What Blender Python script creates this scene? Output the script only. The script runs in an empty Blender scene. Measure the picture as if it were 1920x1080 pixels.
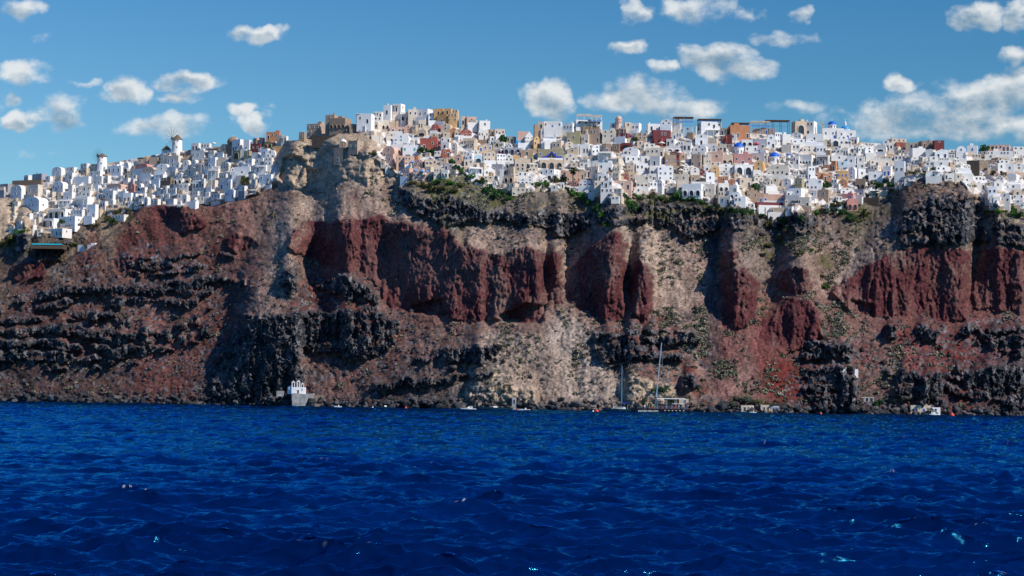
import bpy, bmesh, math, random
import numpy as np
from mathutils import Matrix, Vector
S = bpy.context.scene
COL = S.collection
R_ = math.radians
rng = random.Random(7)
nr = np.random.RandomState(11)

# ------------------------------------------------------------------ camera
FPX = 3720.0            # focal length in pixels of a 1920 wide picture
CAMH = 6.5
HORV = 738.8            # row of the horizon at the middle column
PITCH = math.atan((HORV - 540) / FPX)
ROLL = R_(0.68)
cam = bpy.data.cameras.new('camera')
camo = bpy.data.objects.new('camera', cam)
COL.objects.link(camo)
cam.sensor_width = 36.0
cam.lens = FPX / 1920 * 36.0
cam.clip_start = 1.0
cam.clip_end = 30000
CR = Matrix.Rotation(math.pi / 2 + PITCH, 3, 'X') @ Matrix.Rotation(ROLL, 3, 'Z')
camo.matrix_world = Matrix.Translation((0, 0, CAMH)) @ CR.to_4x4()
S.camera = camo
CRn = np.array(CR)

def rays(u, v):
    u = np.asarray(u, float); v = np.asarray(v, float)
    d = np.stack([(u - 960) / FPX, (540 - v) / FPX, -np.ones_like(u)], -1) @ CRn.T
    return d / d[..., 1:2]

def at(u, v, Y):
    """world point that stands Y metres out along the sight line of a traced point"""
    d = rays(u, v)
    p = d * np.asarray(Y, float)[..., None]
    p[..., 2] += CAMH
    return p

# ------------------------------------------------------------------ light
SUN_AZ, SUN_EL = 57.0, 42.0          # degrees right of the camera's back, height
sd = Vector((math.sin(R_(SUN_AZ)) * math.cos(R_(SUN_EL)), -math.cos(R_(SUN_AZ)) * math.cos(R_(SUN_EL)), math.sin(R_(SUN_EL))))
sun = bpy.data.lights.new('sun', 'SUN')
sun.energy = 5.0
sun.angle = R_(0.5)
sun.color = (1.0, 0.93, 0.83)
suno = bpy.data.objects.new('sun', sun)
COL.objects.link(suno)
suno.rotation_euler = sd.to_track_quat('Z', 'Y').to_euler()
S.view_settings.view_transform = 'Standard'
S.view_settings.look = 'None'
S.view_settings.gamma = 1
S.view_settings.exposure = 0.15

# ------------------------------------------------------------------ node helpers
class NT:
    def __init__(s, tree):
        s.t = tree; s.n = tree.nodes; s.l = tree.links
    def new(s, kind, **kw):
        n = s.n.new(kind)
        for k, v in kw.items(): setattr(n, k, v)
        return n
    def put(s, sock, v):
        if hasattr(v, 'is_linked') or isinstance(v, bpy.types.NodeSocket): s.l.new(v, sock)
        else: sock.default_value = v
    def math(s, op, a, b=None, c=None, clamp=False):
        n = s.new('ShaderNodeMath', operation=op, use_clamp=clamp)
        s.put(n.inputs[0], a)
        if b is not None: s.put(n.inputs[1], b)
        if c is not None: s.put(n.inputs[2], c)
        return n.outputs[0]
    def vmath(s, op, a, b=None, c=None):
        n = s.new('ShaderNodeVectorMath', operation=op)
        s.put(n.inputs[0], a)
        if b is not None: s.put(n.inputs[1], b)
        if c is not None: s.put(n.inputs[2], c)
        return n.outputs['Value'] if op in ('DOT_PRODUCT', 'LENGTH') else n.outputs[0]
    def mix(s, f, a, b, blend='MIX'):
        n = s.new('ShaderNodeMix', data_type='RGBA', blend_type=blend)
        s.put(n.inputs[0], f); s.put(n.inputs[6], a); s.put(n.inputs[7], b)
        return n.outputs[2]
    def noise(s, vec, scale, detail=4, rough=0.55, dim='3D'):
        n = s.new('ShaderNodeTexNoise', noise_dimensions=dim)
        if vec is not None: s.l.new(vec, n.inputs['Vector'])
        n.inputs['Scale'].default_value = scale; n.inputs['Detail'].default_value = detail
        n.inputs['Roughness'].default_value = rough
        return n.outputs['Fac']
    def maprange(s, v, a, b, c=0.0, d=1.0, smooth=False):
        n = s.new('ShaderNodeMapRange', interpolation_type='SMOOTHSTEP' if smooth else 'LINEAR')
        s.put(n.inputs[0], v)
        for i, x in zip((1, 2, 3, 4), (a, b, c, d)): n.inputs[i].default_value = x
        return n.outputs[0]

# ------------------------------------------------------------------ world: sky with cumulus
W = bpy.data.worlds.new('World'); S.world = W; W.use_nodes = True
t = NT(W.node_tree); t.n.clear()
out = t.new('ShaderNodeOutputWorld'); bg = t.new('ShaderNodeBackground'); bg.inputs['Strength'].default_value = 0.1
t.l.new(bg.outputs[0], out.inputs[0])
sky = t.new('ShaderNodeTexSky', sky_type='NISHITA', sun_disc=False)
sky.sun_elevation = R_(SUN_EL); sky.sun_rotation = R_(180 - SUN_AZ)
sky.air_density = 1.0; sky.dust_density = 0.3; sky.ozone_density = 2.0
tc = t.new('ShaderNodeTexCoord')
sep = t.new('ShaderNodeSeparateXYZ'); t.l.new(tc.outputs['Generated'], sep.inputs[0])
ysafe = t.math('MAXIMUM', sep.outputs[1], 0.05)
px = t.math('DIVIDE', sep.outputs[0], ysafe); pz = t.math('DIVIDE', sep.outputs[2], ysafe)
cmb = t.new('ShaderNodeCombineXYZ'); t.l.new(px, cmb.inputs[0]); t.l.new(pz, cmb.inputs[1])
P2 = cmb.outputs[0]
# clean blue of a dry windy day: deeper and more saturated with height
tint = t.mix(t.maprange(sep.outputs[2], 0.10, 0.24), (0.52, 0.82, 0.95, 1), (0.25, 0.64, 0.92, 1))
tint = t.mix(t.maprange(sep.outputs[2], 0.26, 0.6), tint, (0.22, 0.66, 1.45, 1))
skyc = t.mix(1.0, sky.outputs[0], tint, 'MULTIPLY')
skyc = t.mix(t.maprange(px, -0.30, 0.30), skyc, t.mix(1.0, skyc, (0.66, 0.82, 0.86, 1), 'MULTIPLY'))
warp = t.new('ShaderNodeTexNoise', noise_dimensions='2D'); t.l.new(P2, warp.inputs['Vector'])
warp.inputs['Scale'].default_value = 60; warp.inputs['Detail'].default_value = 3
wv = t.vmath('MULTIPLY_ADD', warp.outputs['Color'], (0.022, 0.012, 0), (-0.011, -0.006, 0))
PW = t.vmath('ADD', P2, wv)
CLOUDS = '''28 15 52 30 1|485 66 58 21 1|38 142 66 28 .9|155 157 32 11 .55|240 168 52 30 1|355 152 66 22 1|330 182 50 16 .8|122 210 58 38 1|30 228 48 26 .9|18 182 24 18 .6
315 235 105 30 .72|465 200 34 16 .6|478 232 36 28 .85|1022 185 52 44 1|1190 25 42 24 .85|1310 22 74 34 .8|1345 105 78 34 1|1400 132 86 26 .9|1180 90 46 20 1|1245 126 34 16 .75
1390 30 42 24 .6|1500 25 34 16 .7|1465 72 70 22 .6|1190 172 80 40 .8|1268 198 110 32 .8|1835 28 58 32 .95|1912 30 40 38 .95|1905 104 40 26 .9|1682 160 40 20 .9|1835 185 110 46 .95
1730 205 150 42 .8|1905 165 70 52 1|1850 236 170 36 .8|1640 230 110 36 .6|60 288 40 10 .5|1120 190 40 22 .5|60 70 60 14 .3|-120 180 120 50 1|-300 90 120 40 .9|2080 60 130 50 1|2200 180 180 60 1|1500 200 60 14 .3'''
acc = None; accb = None
for ln in CLOUDS.replace('\n', '|').split('|'):
    cu, cv, ru, rv, a = map(float, ln.split()); ru *= 1.04; rv *= 1.0
    d = rays(cu, cv)
    iu, iv = FPX / ru, FPX / rv
    q = t.vmath('MULTIPLY_ADD', PW, (iu, iv, 0), (-d[0] * iu, -d[2] * iv, 0))
    m = t.math('MULTIPLY_ADD', t.vmath('DOT_PRODUCT', q, q), -a, a)
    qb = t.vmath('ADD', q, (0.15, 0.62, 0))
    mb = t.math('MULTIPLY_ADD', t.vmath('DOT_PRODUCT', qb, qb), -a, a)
    acc = m if acc is None else t.math('MAXIMUM', acc, m)
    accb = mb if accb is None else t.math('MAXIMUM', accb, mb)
P3 = t.vmath('MULTIPLY', P2, (1, 1.5, 1))
n1 = t.noise(P3, 34, 8, 0.58, '2D')
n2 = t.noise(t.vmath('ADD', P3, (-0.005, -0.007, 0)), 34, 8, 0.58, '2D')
dens = t.maprange(t.math('ADD', acc, t.math('MULTIPLY_ADD', n1, 2.1, -1.05)), 0.0, 0.92, 0, 1, True)
dens = t.math('MULTIPLY', dens, t.maprange(acc, -0.25, 0.35, 0, 1, True))
dens = t.math('MULTIPLY', dens, t.maprange(sep.outputs[1], 0.3, 0.5))
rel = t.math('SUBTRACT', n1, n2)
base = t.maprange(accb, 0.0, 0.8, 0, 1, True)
lit = t.math('ADD', t.math('MULTIPLY_ADD', rel, 2.0, 0.97), t.math('MULTIPLY', base, -0.6), clamp=True)  # sunlit tops and grey undersides painted into the cloud colour
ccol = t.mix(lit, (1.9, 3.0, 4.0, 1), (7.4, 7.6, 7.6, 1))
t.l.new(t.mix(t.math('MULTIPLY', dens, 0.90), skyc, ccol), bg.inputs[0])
W.cycles.sampling_method = 'MANUAL'; W.cycles.sample_map_resolution = 512

# ------------------------------------------------------------------ numpy noise
TAB = nr.rand(8, 256, 256)
def vnoise(x, y, s=0):
    T = TAB[s % 8]
    x = np.asarray(x) + 31.7 * s; y = np.asarray(y) + 17.3 * s
    xi = np.floor(x).astype(int); yi = np.floor(y).astype(int)
    fx = x - xi; fy = y - yi
    fx = fx * fx * fx * (fx * (fx * 6 - 15) + 10); fy = fy * fy * fy * (fy * (fy * 6 - 15) + 10)
    a = T[xi & 255, yi & 255]; b = T[(xi + 1) & 255, yi & 255]; c = T[xi & 255, (yi + 1) & 255]; d = T[(xi + 1) & 255, (yi + 1) & 255]
    return (a + (b - a) * fx) * (1 - fy) + (c + (d - c) * fx) * fy
def fbm(x, y, s=0, o=4, g=0.5):
    v = 0; a = 1; n = 0
    for i in range(o):
        v = v + a * vnoise(x * 2.03 ** i, y * 2.03 ** i, s + i); n += a; a *= g
    return v / n - 0.5
def ridged(x, y, s=0, o=4):
    v = 0; a = 1; n = 0
    for i in range(o):
        v = v + a * (1 - np.abs(2 * vnoise(x * 2.03 ** i, y * 2.03 ** i, s + i) - 1)); n += a; a *= 0.5
    return v / n
def cells(x, y, s=0):
    """random value and edge distance of jittered cells"""
    xi = np.floor(x).astype(int); yi = np.floor(y).astype(int)
    f1 = np.full(x.shape, 9.0); f2 = np.full(x.shape, 9.0); val = np.zeros(x.shape)
    for dx in (-1, 0, 1):
        for dy in (-1, 0, 1):
            cx = xi + dx; cy = yi + dy
            qx = cx + TAB[s % 8][cx & 255, cy & 255]; qy = cy + TAB[(s + 1) % 8][cx & 255, cy & 255]
            d = np.hypot(qx - x, qy - y)
            nearer = d < f1
            f2 = np.where(nearer, f1, np.minimum(f2, d))
            val = np.where(nearer, TAB[(s + 2) % 8][cx & 255, cy & 255], val)
            f1 = np.where(nearer, d, f1)
    return val, f2 - f1
def sstep(a, b, x):
    q = np.clip((x - a) / (b - a), 0, 1)
    return q * q * (3 - 2 * q)
def inpoly(U, V, pts):
    r = np.zeros(U.shape, bool)
    n = len(pts)
    j = n - 1
    for i in range(n):
        xi, yi = pts[i]; xj, yj = pts[j]
        if yi != yj:
            r ^= ((yi > V) != (yj > V)) & (U < (xj - xi) * (V - yi) / (yj - yi) + xi)
        j = i
    return r
def pl(s):
    a = [float(x) for x in s.replace(',', ' ').split()]
    return list(zip(a[0::2], a[1::2]))
def interp(s, u):
    p = pl(s)
    return np.interp(u, [q[0] for q in p], [q[1] for q in p])
def blur(a, sig, ax):
    r = int(sig * 3) + 1
    k = np.exp(-0.5 * (np.arange(-r, r + 1) / sig) ** 2); k /= k.sum()
    pad = [(0, 0), (0, 0)]; pad[ax] = (r, r)
    b = np.pad(a, pad, mode='edge')
    o = np.zeros_like(a)
    for i, w in enumerate(k):
        sl = [slice(None), slice(None)]; sl[ax] = slice(i, i + a.shape[ax]); o += w * b[tuple(sl)]
    return o

# ------------------------------------------------------------------ object helpers
def setprops(o, label=None, cat=None, group=None, kind=None):
    if label: o['label'] = label
    if cat: o['category'] = cat
    if group: o['group'] = group
    if kind: o['kind'] = kind
    return o
def link(name, me, parent=None, mats=None):
    o = bpy.data.objects.new(name, me)
    COL.objects.link(o)
    if mats and me is not None and not me.materials:
        for m in mats: me.materials.append(m)
    if parent: o.parent = parent
    return o
def empty(name, loc, rz=0.0):
    o = bpy.data.objects.new(name, None)
    o.empty_display_size = 1
    COL.objects.link(o); o.location = loc; o.rotation_euler = (0, 0, rz)
    return o
def npmesh(name, verts, faces, smooth=False, col=None, midx=None):
    """mesh from arrays; faces (n,3) or (n,4)"""
    verts = np.asarray(verts, np.float32); faces = np.asarray(faces, np.int32)
    me = bpy.data.meshes.new(name)
    me.vertices.add(len(verts)); me.vertices.foreach_set('co', verts.ravel())
    k = faces.shape[1]
    me.loops.add(faces.size); me.loops.foreach_set('vertex_index', faces.ravel())
    me.polygons.add(len(faces)); me.polygons.foreach_set('loop_start', np.arange(0, faces.size, k, dtype=np.int32))
    try: me.polygons.foreach_set('loop_total', np.full(len(faces), k, np.int32))
    except Exception: pass
    if smooth: me.polygons.foreach_set('use_smooth', np.ones(len(faces), bool))
    if midx is not None: me.polygons.foreach_set('material_index', np.asarray(midx, np.int32))
    if col is not None:
        c = me.attributes.new('Col', 'FLOAT_COLOR', 'POINT')
        c4 = np.ones((len(verts), 4), np.float32); c4[:, :3] = col
        c.data.foreach_set('color', c4.ravel())
    me.update(); me.validate()
    return me
def gridfaces(nrow, ncol):
    i = np.arange(nrow * ncol).reshape(nrow, ncol)
    return np.stack([i[:-1, :-1], i[:-1, 1:], i[1:, 1:], i[1:, :-1]], -1).reshape(-1, 4)
class MB:
    """collects simple solids into one mesh"""
    def __init__(s): s.v = []; s.f = []; s.m = []
    def add(s, vs, fs, m=0, M=None):
        b = len(s.v)
        for p in vs:
            s.v.append(tuple(M @ Vector(p)) if M is not None else tuple(p))
        for f in fs: s.f.append([b + i for i in f]); s.m.append(m)
    def box(s, x0, y0, z0, x1, y1, z1, m=0, M=None):
        s.add([(x0, y0, z0), (x1, y0, z0), (x1, y1, z0), (x0, y1, z0), (x0, y0, z1), (x1, y0, z1), (x1, y1, z1), (x0, y1, z1)],
              [(0, 3, 2, 1), (4, 5, 6, 7), (0, 1, 5, 4), (1, 2, 6, 5), (2, 3, 7, 6), (3, 0, 4, 7)], m, M)
    def tube(s, a, b, ra, rb=None, n=8, m=0, M=None):
        rb = ra if rb is None else rb
        a = Vector(a); b = Vector(b); d = (b - a).normalized()
        x = d.orthogonal().normalized(); y = d.cross(x)
        vs = []
        for c, r in ((a, ra), (b, rb)):
            for i in range(n):
                g = 2 * math.pi * i / n
                vs.append(c + (x * math.cos(g) + y * math.sin(g)) * r)
        fs = [(i, (i + 1) % n, n + (i + 1) % n, n + i) for i in range(n)]
        fs += [tuple(range(n - 1, -1, -1)), tuple(range(n, 2 * n))]
        s.add(vs, fs, m, M)
    def lathe(s, prof, n=20, m=0, M=None):
        vs = []; fs = []
        for r, z in prof:
            for i in range(n):
                g = 2 * math.pi * i / n
                vs.append((r * math.cos(g), r * math.sin(g), z))
        for k in range(len(prof) - 1):
            for i in range(n):
                fs.append((k * n + i, k * n + (i + 1) % n, (k + 1) * n + (i + 1) % n, (k + 1) * n + i))
        s.add(vs, fs, m, M)
    def prism(s, prof, y0, y1, m=0, M=None):
        """profile in x,z, extruded along y"""
        n = len(prof)
        vs = [(x, y0, z) for x, z in prof] + [(x, y1, z) for x, z in prof]
        fs = [tuple(range(n)), tuple(range(2 * n - 1, n - 1, -1))]
        fs += [(i, n + i, n + (i + 1) % n, (i + 1) % n) for i in range(n)]
        s.add(vs, fs, m, M)
    def mesh(s, name, smooth=False):
        me = bpy.data.meshes.new(name)
        me.from_pydata(s.v, [], s.f)
        me.polygons.foreach_set('material_index', s.m)
        if smooth: me.polygons.foreach_set('use_smooth', [True] * len(s.f))
        me.update()
        return me
    def build(s, name, mats, parent=None, smooth=False):
        if not isinstance(mats, (list, tuple)): mats = [mats]
        return link(name, s.mesh(name, smooth), parent, mats)

# ------------------------------------------------------------------ materials
def mat(name, col, rough=0.85, var=0.12, scale=1.2, bump=0.05, metal=0.0, emit=None):
    m = bpy.data.materials.new(name); m.use_nodes = True
    t = NT(m.node_tree); b = t.n['Principled BSDF']
    tc = t.new('ShaderNodeTexCoord')
    oi = t.new('ShaderNodeObjectInfo')
    vec = t.vmath('ADD', tc.outputs['Object'], t.vmath('MULTIPLY', oi.outputs['Random'], (37.0, 91.0, 53.0)))
    n = t.noise(vec, scale, 5, 0.6)
    f = t.maprange(n, 0.3, 0.72)
    c0 = tuple(x * (1 - var) for x in col) + (1,); c1 = tuple(min(1, x * (1 + var * 0.5)) for x in col) + (1,)
    c = t.mix(f, c0, c1)
    # rain streaks and wear, stretched downwards
    st = t.noise(t.vmath('MULTIPLY', vec, (2.2, 2.2, 0.25)), 1.0, 4, 0.6)
    c = t.mix(t.maprange(st, 0.56, 0.78, 0, 0.5 * min(1, var * 4)), c, tuple(x * 0.72 for x in col) + (1,))
    if name.startswith('plaster'):
        # every house was limewashed in another year
        age = t.maprange(oi.outputs['Random'], 0, 1)
        c = t.mix(1.0, c, t.mix(age, (0.88, 0.85, 0.80, 1), (1.06, 1.06, 1.07, 1)), 'MULTIPLY')
    t.l.new(c, b.inputs['Base Color'])
    b.inputs['Roughness'].default_value = rough; b.inputs['Metallic'].default_value = metal
    b.inputs['Specular IOR Level'].default_value = 0.25
    if bump:
        bp = t.new('ShaderNodeBump'); bp.inputs['Strength'].default_value = 0.5; bp.inputs['Distance'].default_value = bump
        t.l.new(t.noise(vec, scale * 4, 4, 0.6), bp.inputs['Height']); t.l.new(bp.outputs[0], b.inputs['Normal'])
    return m
PAL = {'W': (.76, .75, .735), 'I': (.64, .565, .475), 'C': (.58, .47, .36), 'O': (.68, .42, .19), 'P': (.52, .25, .22), 'R': (.38, .105, .075), 'K': (.64, .42, .33),
       'B': (.24, .17, .125), 'T': (.40, .29, .215), 'G': (.38, .34, .21), 'Y': (.33, .33, .37), 'M': (.17, .045, .05), 'L': (.46, .62, .74), 'A': (.50, .23, .12)}
PNAME = {'W': 'white', 'I': 'ivory', 'C': 'cream', 'O': 'ochre', 'P': 'dusty pink', 'R': 'terracotta red', 'K': 'salmon', 'B': 'dark brown', 'T': 'tan stone',
         'G': 'olive beige', 'Y': 'grey', 'M': 'maroon', 'L': 'pale blue', 'A': 'burnt orange'}
WALL = {k: mat('plaster_' + PNAME[k].replace(' ', '_'), c, 0.9, 0.10 if k == 'W' else 0.2, 0.5) for k, c in PAL.items()}
GLASS_SHADE = mat('window_glass_arch_shade', (.035, .042, .06), 0.25, 0.3, 2, 0)  # near-black: window glass, and the painted shade in arch openings
GBLUE = mat('shutter_blue', (.02, .10, .38), 0.5, 0.2, 2, 0)
GTEAL = mat('shutter_teal', (.02, .30, .36), 0.5, 0.2, 2, 0)
GRED = mat('door_red', (.16, .02, .02), 0.5, 0.2, 2, 0)
TIMBER = mat('timber', (.085, .05, .03), 0.8, 0.3, 1.5)
THATCH = mat('thatch', (.16, .11, .07), 1.0, 0.4, 3, 0.15)
DOMEBLUE = mat('dome_blue', (.008, .10, .48), 0.45, 0.15, 1, 0.02)
DOMELIGHT = mat('dome_pale_blue', (.04, .26, .52), 0.5, 0.15, 1, 0.02)
DOMEBROWN = mat('dome_brown', (.30, .19, .12), 0.9, 0.25, 1, 0.05)
CANVAS = mat('canvas_cream', (.68, .62, .52), 0.9, 0.12, 1, 0.03)
CANVASB = mat('canvas_blue', (.015, .05, .42), 0.8, 0.15, 1, 0.03)
CANVASR = mat('canvas_red', (.5, .02, .03), 0.8, 0.15, 1, 0.03)
CANVASL = mat('canvas_sky', (.10, .28, .55), 0.8, 0.15, 1, 0.03)
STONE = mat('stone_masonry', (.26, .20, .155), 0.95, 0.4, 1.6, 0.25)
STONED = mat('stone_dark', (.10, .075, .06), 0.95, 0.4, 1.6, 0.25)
METAL = mat('alloy', (.55, .57, .6), 0.4, 0.1, 1, 0, 0.6)
BLACK = mat('hull_black', (.012, .014, .02), 0.3, 0.2, 1, 0)
NAVY = mat('hull_navy', (.015, .05, .075), 0.3, 0.2, 1, 0)
GELWHITE = mat('gelcoat_white', (.78, .78, .76), 0.35, 0.08, 1, 0)
REDP = mat('buoy_red', (.62, .06, .03), 0.4, 0.15, 1, 0)
POOLM = mat('pool_turquoise', (.02, .55, .68), 0.1, 0.1, 1, 0)
SKIN = mat('skin', (.45, .27, .2), 0.7, 0.1, 1, 0)
CLOTH = [mat('cloth_%s' % n, c, 0.9, 0.15, 3, 0) for n, c in (('white', (.7, .7, .7)), ('red', (.45, .04, .04)), ('blue', (.04, .1, .4)), ('black', (.02, .02, .025)), ('green', (.05, .2, .1)), ('yellow', (.6, .45, .08)))]
TROUS = [mat('trousers_dark', (.03, .035, .06), 0.9, 0.2, 3, 0), mat('trousers_sand', (.36, .3, .22), 0.9, 0.2, 3, 0)]
# ------------------------------------------------------------------ the caldera wall: one surface with real depth
DU = 1.6
ug = np.arange(-420, 2340, DU); vg = np.arange(796, 204, -DU)
U, V = np.meshgrid(ug, vg)
def shore(u): return interp('-900 1040 -420 980 0 932 320 892 640 846 800 824 960 806 1280 790 1920 800 2400 830 3000 900', u)
Dsm = np.convolve(np.pad(shore(ug), 80, mode='edge'), np.ones(161) / 161, 'valid')
def horrow(u): return HORV + math.tan(ROLL) * (np.asarray(u) - 960)
VW = horrow(ug) + CAMH * FPX / Dsm                      # waterline row
SKYLINE = '-420 385 -100 350 0 348 100 330 190 308 300 288 400 275 500 265 560 262 600 250 680 246 720 236 800 232 880 240 940 262 1000 266 1040 254 1100 250 1200 250 1300 250 1400 250 1480 252 1560 252 1600 265 1700 272 1800 284 1920 288 2340 300'
EDGE = '-420 470 0 455 40 440 75 446 130 442 190 405 240 398 290 390 330 390 440 380 480 364 520 345 532 305 560 280 650 280 705 300 740 335 830 335 870 332 900 350 960 368 1010 362 1060 357 1100 370 1160 380 1200 365 1260 360 1310 378 1370 388 1420 398 1440 404 1530 400 1580 388 1620 372 1680 358 1720 342 1760 338 1800 342 1850 386 1920 392 2340 400'
vsky = interp(SKYLINE, ug); vedge = interp(EDGE, ug)
vedge_s = np.convolve(np.pad(vedge, 12, mode='edge'), np.ones(25) / 25, 'valid')
M_ = 0.22                                             # metres per pixel for noise sizes
wu = fbm(U / 34, V / 34, 0, 4) * 26; wv_ = fbm(U / 34, V / 34, 3, 4) * 20
Uw = U + wu + fbm(U / 8, V / 8, 1, 3) * 13; Vw = V + wv_ + fbm(U / 7, V / 9, 4, 3) * 11
RED = [('530 470 545 435 600 415 650 405 720 408 780 415 830 425 850 435 850 452 880 460 905 470 940 485 960 470 1000 462 1020 475 1030 560 1020 597 990 605 920 598 880 605 830 590 770 580 720 565 700 530 660 515 600 490 560 480', 60),
       ('1012 478 1040 470 1058 480 1055 560 1045 575 1028 565', 18),
       ('1060 562 1062 520 1090 480 1120 450 1150 435 1168 440 1176 470 1170 600 1150 608 1105 592 1080 577', 62),
       ('1182 500 1195 485 1215 500 1225 530 1230 570 1212 605 1186 596', 14),
       ('1340 495 1360 472 1390 478 1385 500 1355 508', 18), ('1350 530 1370 508 1410 505 1430 530 1420 550 1425 580 1410 610 1380 630 1355 610 1340 580 1355 550', 26),
       ('1440 530 1455 508 1490 500 1520 505 1528 530 1510 550 1460 548', 30), ('1424 635 1440 600 1470 570 1490 555 1515 565 1535 600 1542 632 1530 648 1480 658 1440 648', 75),
       ('1562 545 1590 520 1640 490 1690 465 1740 455 1800 462 1818 475 1820 560 1810 600 1770 607 1730 594 1690 590 1640 588 1600 585 1575 570', 95),
       ('1824 475 1870 460 1920 470 2060 475 2060 600 1920 592 1880 590 1850 582 1824 582', 50),
       ('420 455 440 440 470 440 490 455 470 470 440 475', 25), ('290 395 330 387 360 402 390 422 380 435 350 440 310 420', 20), ('212 490 260 478 270 500 220 506', 15),
       ('20 500 60 488 90 492 80 520 40 530 20 520', 20), ('2120 480 2250 470 2330 490 2330 600 2130 600', 50), ('-380 560 -250 520 -150 530 -120 580 -240 620 -360 610', 40)]
LAVA_AND_SHADE = [('22 418 50 412 62 440 56 470 30 470', 12), ('64 456 132 456 116 488 66 490', 12), ('470 592 560 586 640 588 700 578 747 602 738 640 725 665 680 672 600 662 560 648 470 645', 20),  # first two: shaded overhang and wall at far left painted as lava
        ('585 520 640 514 670 530 700 545 712 572 660 562 600 542', 40), ('395 742 395 670 420 640 460 606 520 602 550 620 562 660 572 700 560 738 500 752', 80),
        ('815 650 850 655 900 650 937 645 937 676 900 686 850 677 825 668', 40), ('735 350 800 368 860 372 900 392 960 400 1000 396 1060 400 1110 400 1110 430 1060 440 1000 422 930 412 890 417 830 422 780 397 745 372', 25),
        ('1120 395 1160 388 1200 383 1260 378 1330 390 1400 395 1425 420 1370 432 1300 446 1260 430 1200 415 1165 420 1120 425', 25),
        ('1685 432 1700 400 1730 375 1780 363 1822 375 1842 410 1852 452 1800 457 1740 452 1700 457', 60), ('1855 420 1880 405 1930 430 2040 440 2040 470 1920 465 1870 452', 30),
        ('1512 700 1540 690 1602 700 1610 762 1540 767 1515 742', 70), ('1675 705 1720 698 1768 703 1766 735 1740 752 1690 732', 25), ('1800 702 1850 690 1920 685 2200 690 2200 762 1900 767 1840 742 1810 722', 40),
        ('1520 650 1560 640 1600 655 1570 672 1530 674', 20), ('1130 638 1190 648 1222 655 1212 662 1150 662 1130 654', 6), ('1145 667 1285 661 1285 674 1215 676 1150 673', 6), ('1230 627 1268 631 1285 642 1240 642', 6), ('1660 612 1690 608 1680 635 1662 632', 8),
        ('1720 620 1765 622 1760 645 1725 640', 10), ('1855 640 1920 632 2100 640 2100 655 1920 655 1860 655', 10), ('1440 400 1520 402 1540 430 1490 440 1450 430', 20), ('520 520 545 510 560 545 545 560 525 550', 10), ('1275 705 1300 700 1310 725 1285 735', 8)]
TANR = [('505 345 520 300 532 280 560 266 600 262 645 280 700 290 735 325 742 345 700 345 650 330 610 348 565 356 530 356', 25), ('870 722 930 715 1000 728 1010 765 900 766 880 750', 15),
        ('1840 372 1865 378 1880 410 1862 440 1845 410', 10), ('0 395 22 400 30 430 0 440 -60 440 -60 400', 10), ('1150 715 1200 705 1260 718 1270 760 1180 765', 12), ('60 392 96 396 92 412 64 416', 8)]
CAVES = [('522 335 530 296 556 292 575 305 566 325 556 345 540 330 532 348', 5), ('572 310 604 326 604 346 578 350', 3), ('610 278 624 276 626 285 612 286', 3), ('1778 345 1792 344 1793 354 1780 355', 3), ('1190 655 1200 640 1215 640 1215 652', 2), ('500 720 540 690 552 720 530 740 505 742', 5), ('935 592 985 570 1030 572 1010 606 950 606', 6), ('770 572 830 560 845 590 800 592', 4), ('1590 560 1640 572 1640 592 1600 590', 4)]
mRed = np.zeros(U.shape); mLav = np.zeros(U.shape); mTan = np.zeros(U.shape); growth = np.zeros(U.shape)
def paint(polys, m, g, uu, vv):
    global growth
    for s, lb in polys:
        p = pl(s)
        us = [q[0] for q in p]; vs = [q[1] for q in p]
        c0, c1 = np.searchsorted(ug, [min(us) - 30, max(us) + 30]); r0 = int((vg[0] - max(vs) - 30) / DU); r1 = int((vg[0] - min(vs) + 30) / DU)
        r0 = max(r0, 0)
        sl = (slice(r0, r1), slice(c0, c1))
        k = inpoly(uu[sl], vv[sl], p)
        m[sl] = np.maximum(m[sl], k)
        first = np.where(k.any(1), k.argmax(1), 0)
        left = ug[c0:c1][first][:, None]
        fac = sstep(-0.15 * lb, lb, U[sl] - left)
        growth[sl] = np.where(k, g * fac, growth[sl])
paint(TANR[:1], mTan, 0.10, Uw, Vw); paint(TANR[1:], mTan, 0.18, Uw, Vw)
paint(RED, mRed, 0.225, Uw, Vw)
paint(LAVA_AND_SHADE, mLav, 0.21, Uw, Vw)
# stacks of thin flows: long broken ledges with rubble between them
BEDS = [('-420 590 0 555 60 560 130 530 205 516 330 514 455 524 470 560 440 590 400 610 385 660 395 690 200 694 0 700 -420 716', .55, 27.0), ('-420 622 0 604 130 600 285 610 292 650 270 674 150 682 0 692 -420 704', .16, 31.0), ('455 590 560 580 640 584 700 574 750 600 742 640 728 668 680 676 600 664 560 650 460 650', .14, 19.0),
        ('1660 690 1700 690 1770 700 1800 690 2060 672 2330 676 2330 765 1920 770 1840 745 1770 752 1690 755', .44, 21.0), ('1505 640 1600 640 1620 770 1540 768 1505 730', .25, 26.0), ('1110 625 1300 618 1320 680 1130 684', .52, 17.0), ('690 690 900 640 950 650 940 690 860 735 800 765 720 765', .60, 20.0), ('1720 610 2060 616 2060 668 1840 668 1720 655', .55, 17.0),
        ('1690 400 1740 368 1830 365 1850 452 1690 452', .2, 22.0), ('230 485 420 470 520 520 420 515 240 512', .72, 14.0)]
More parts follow.
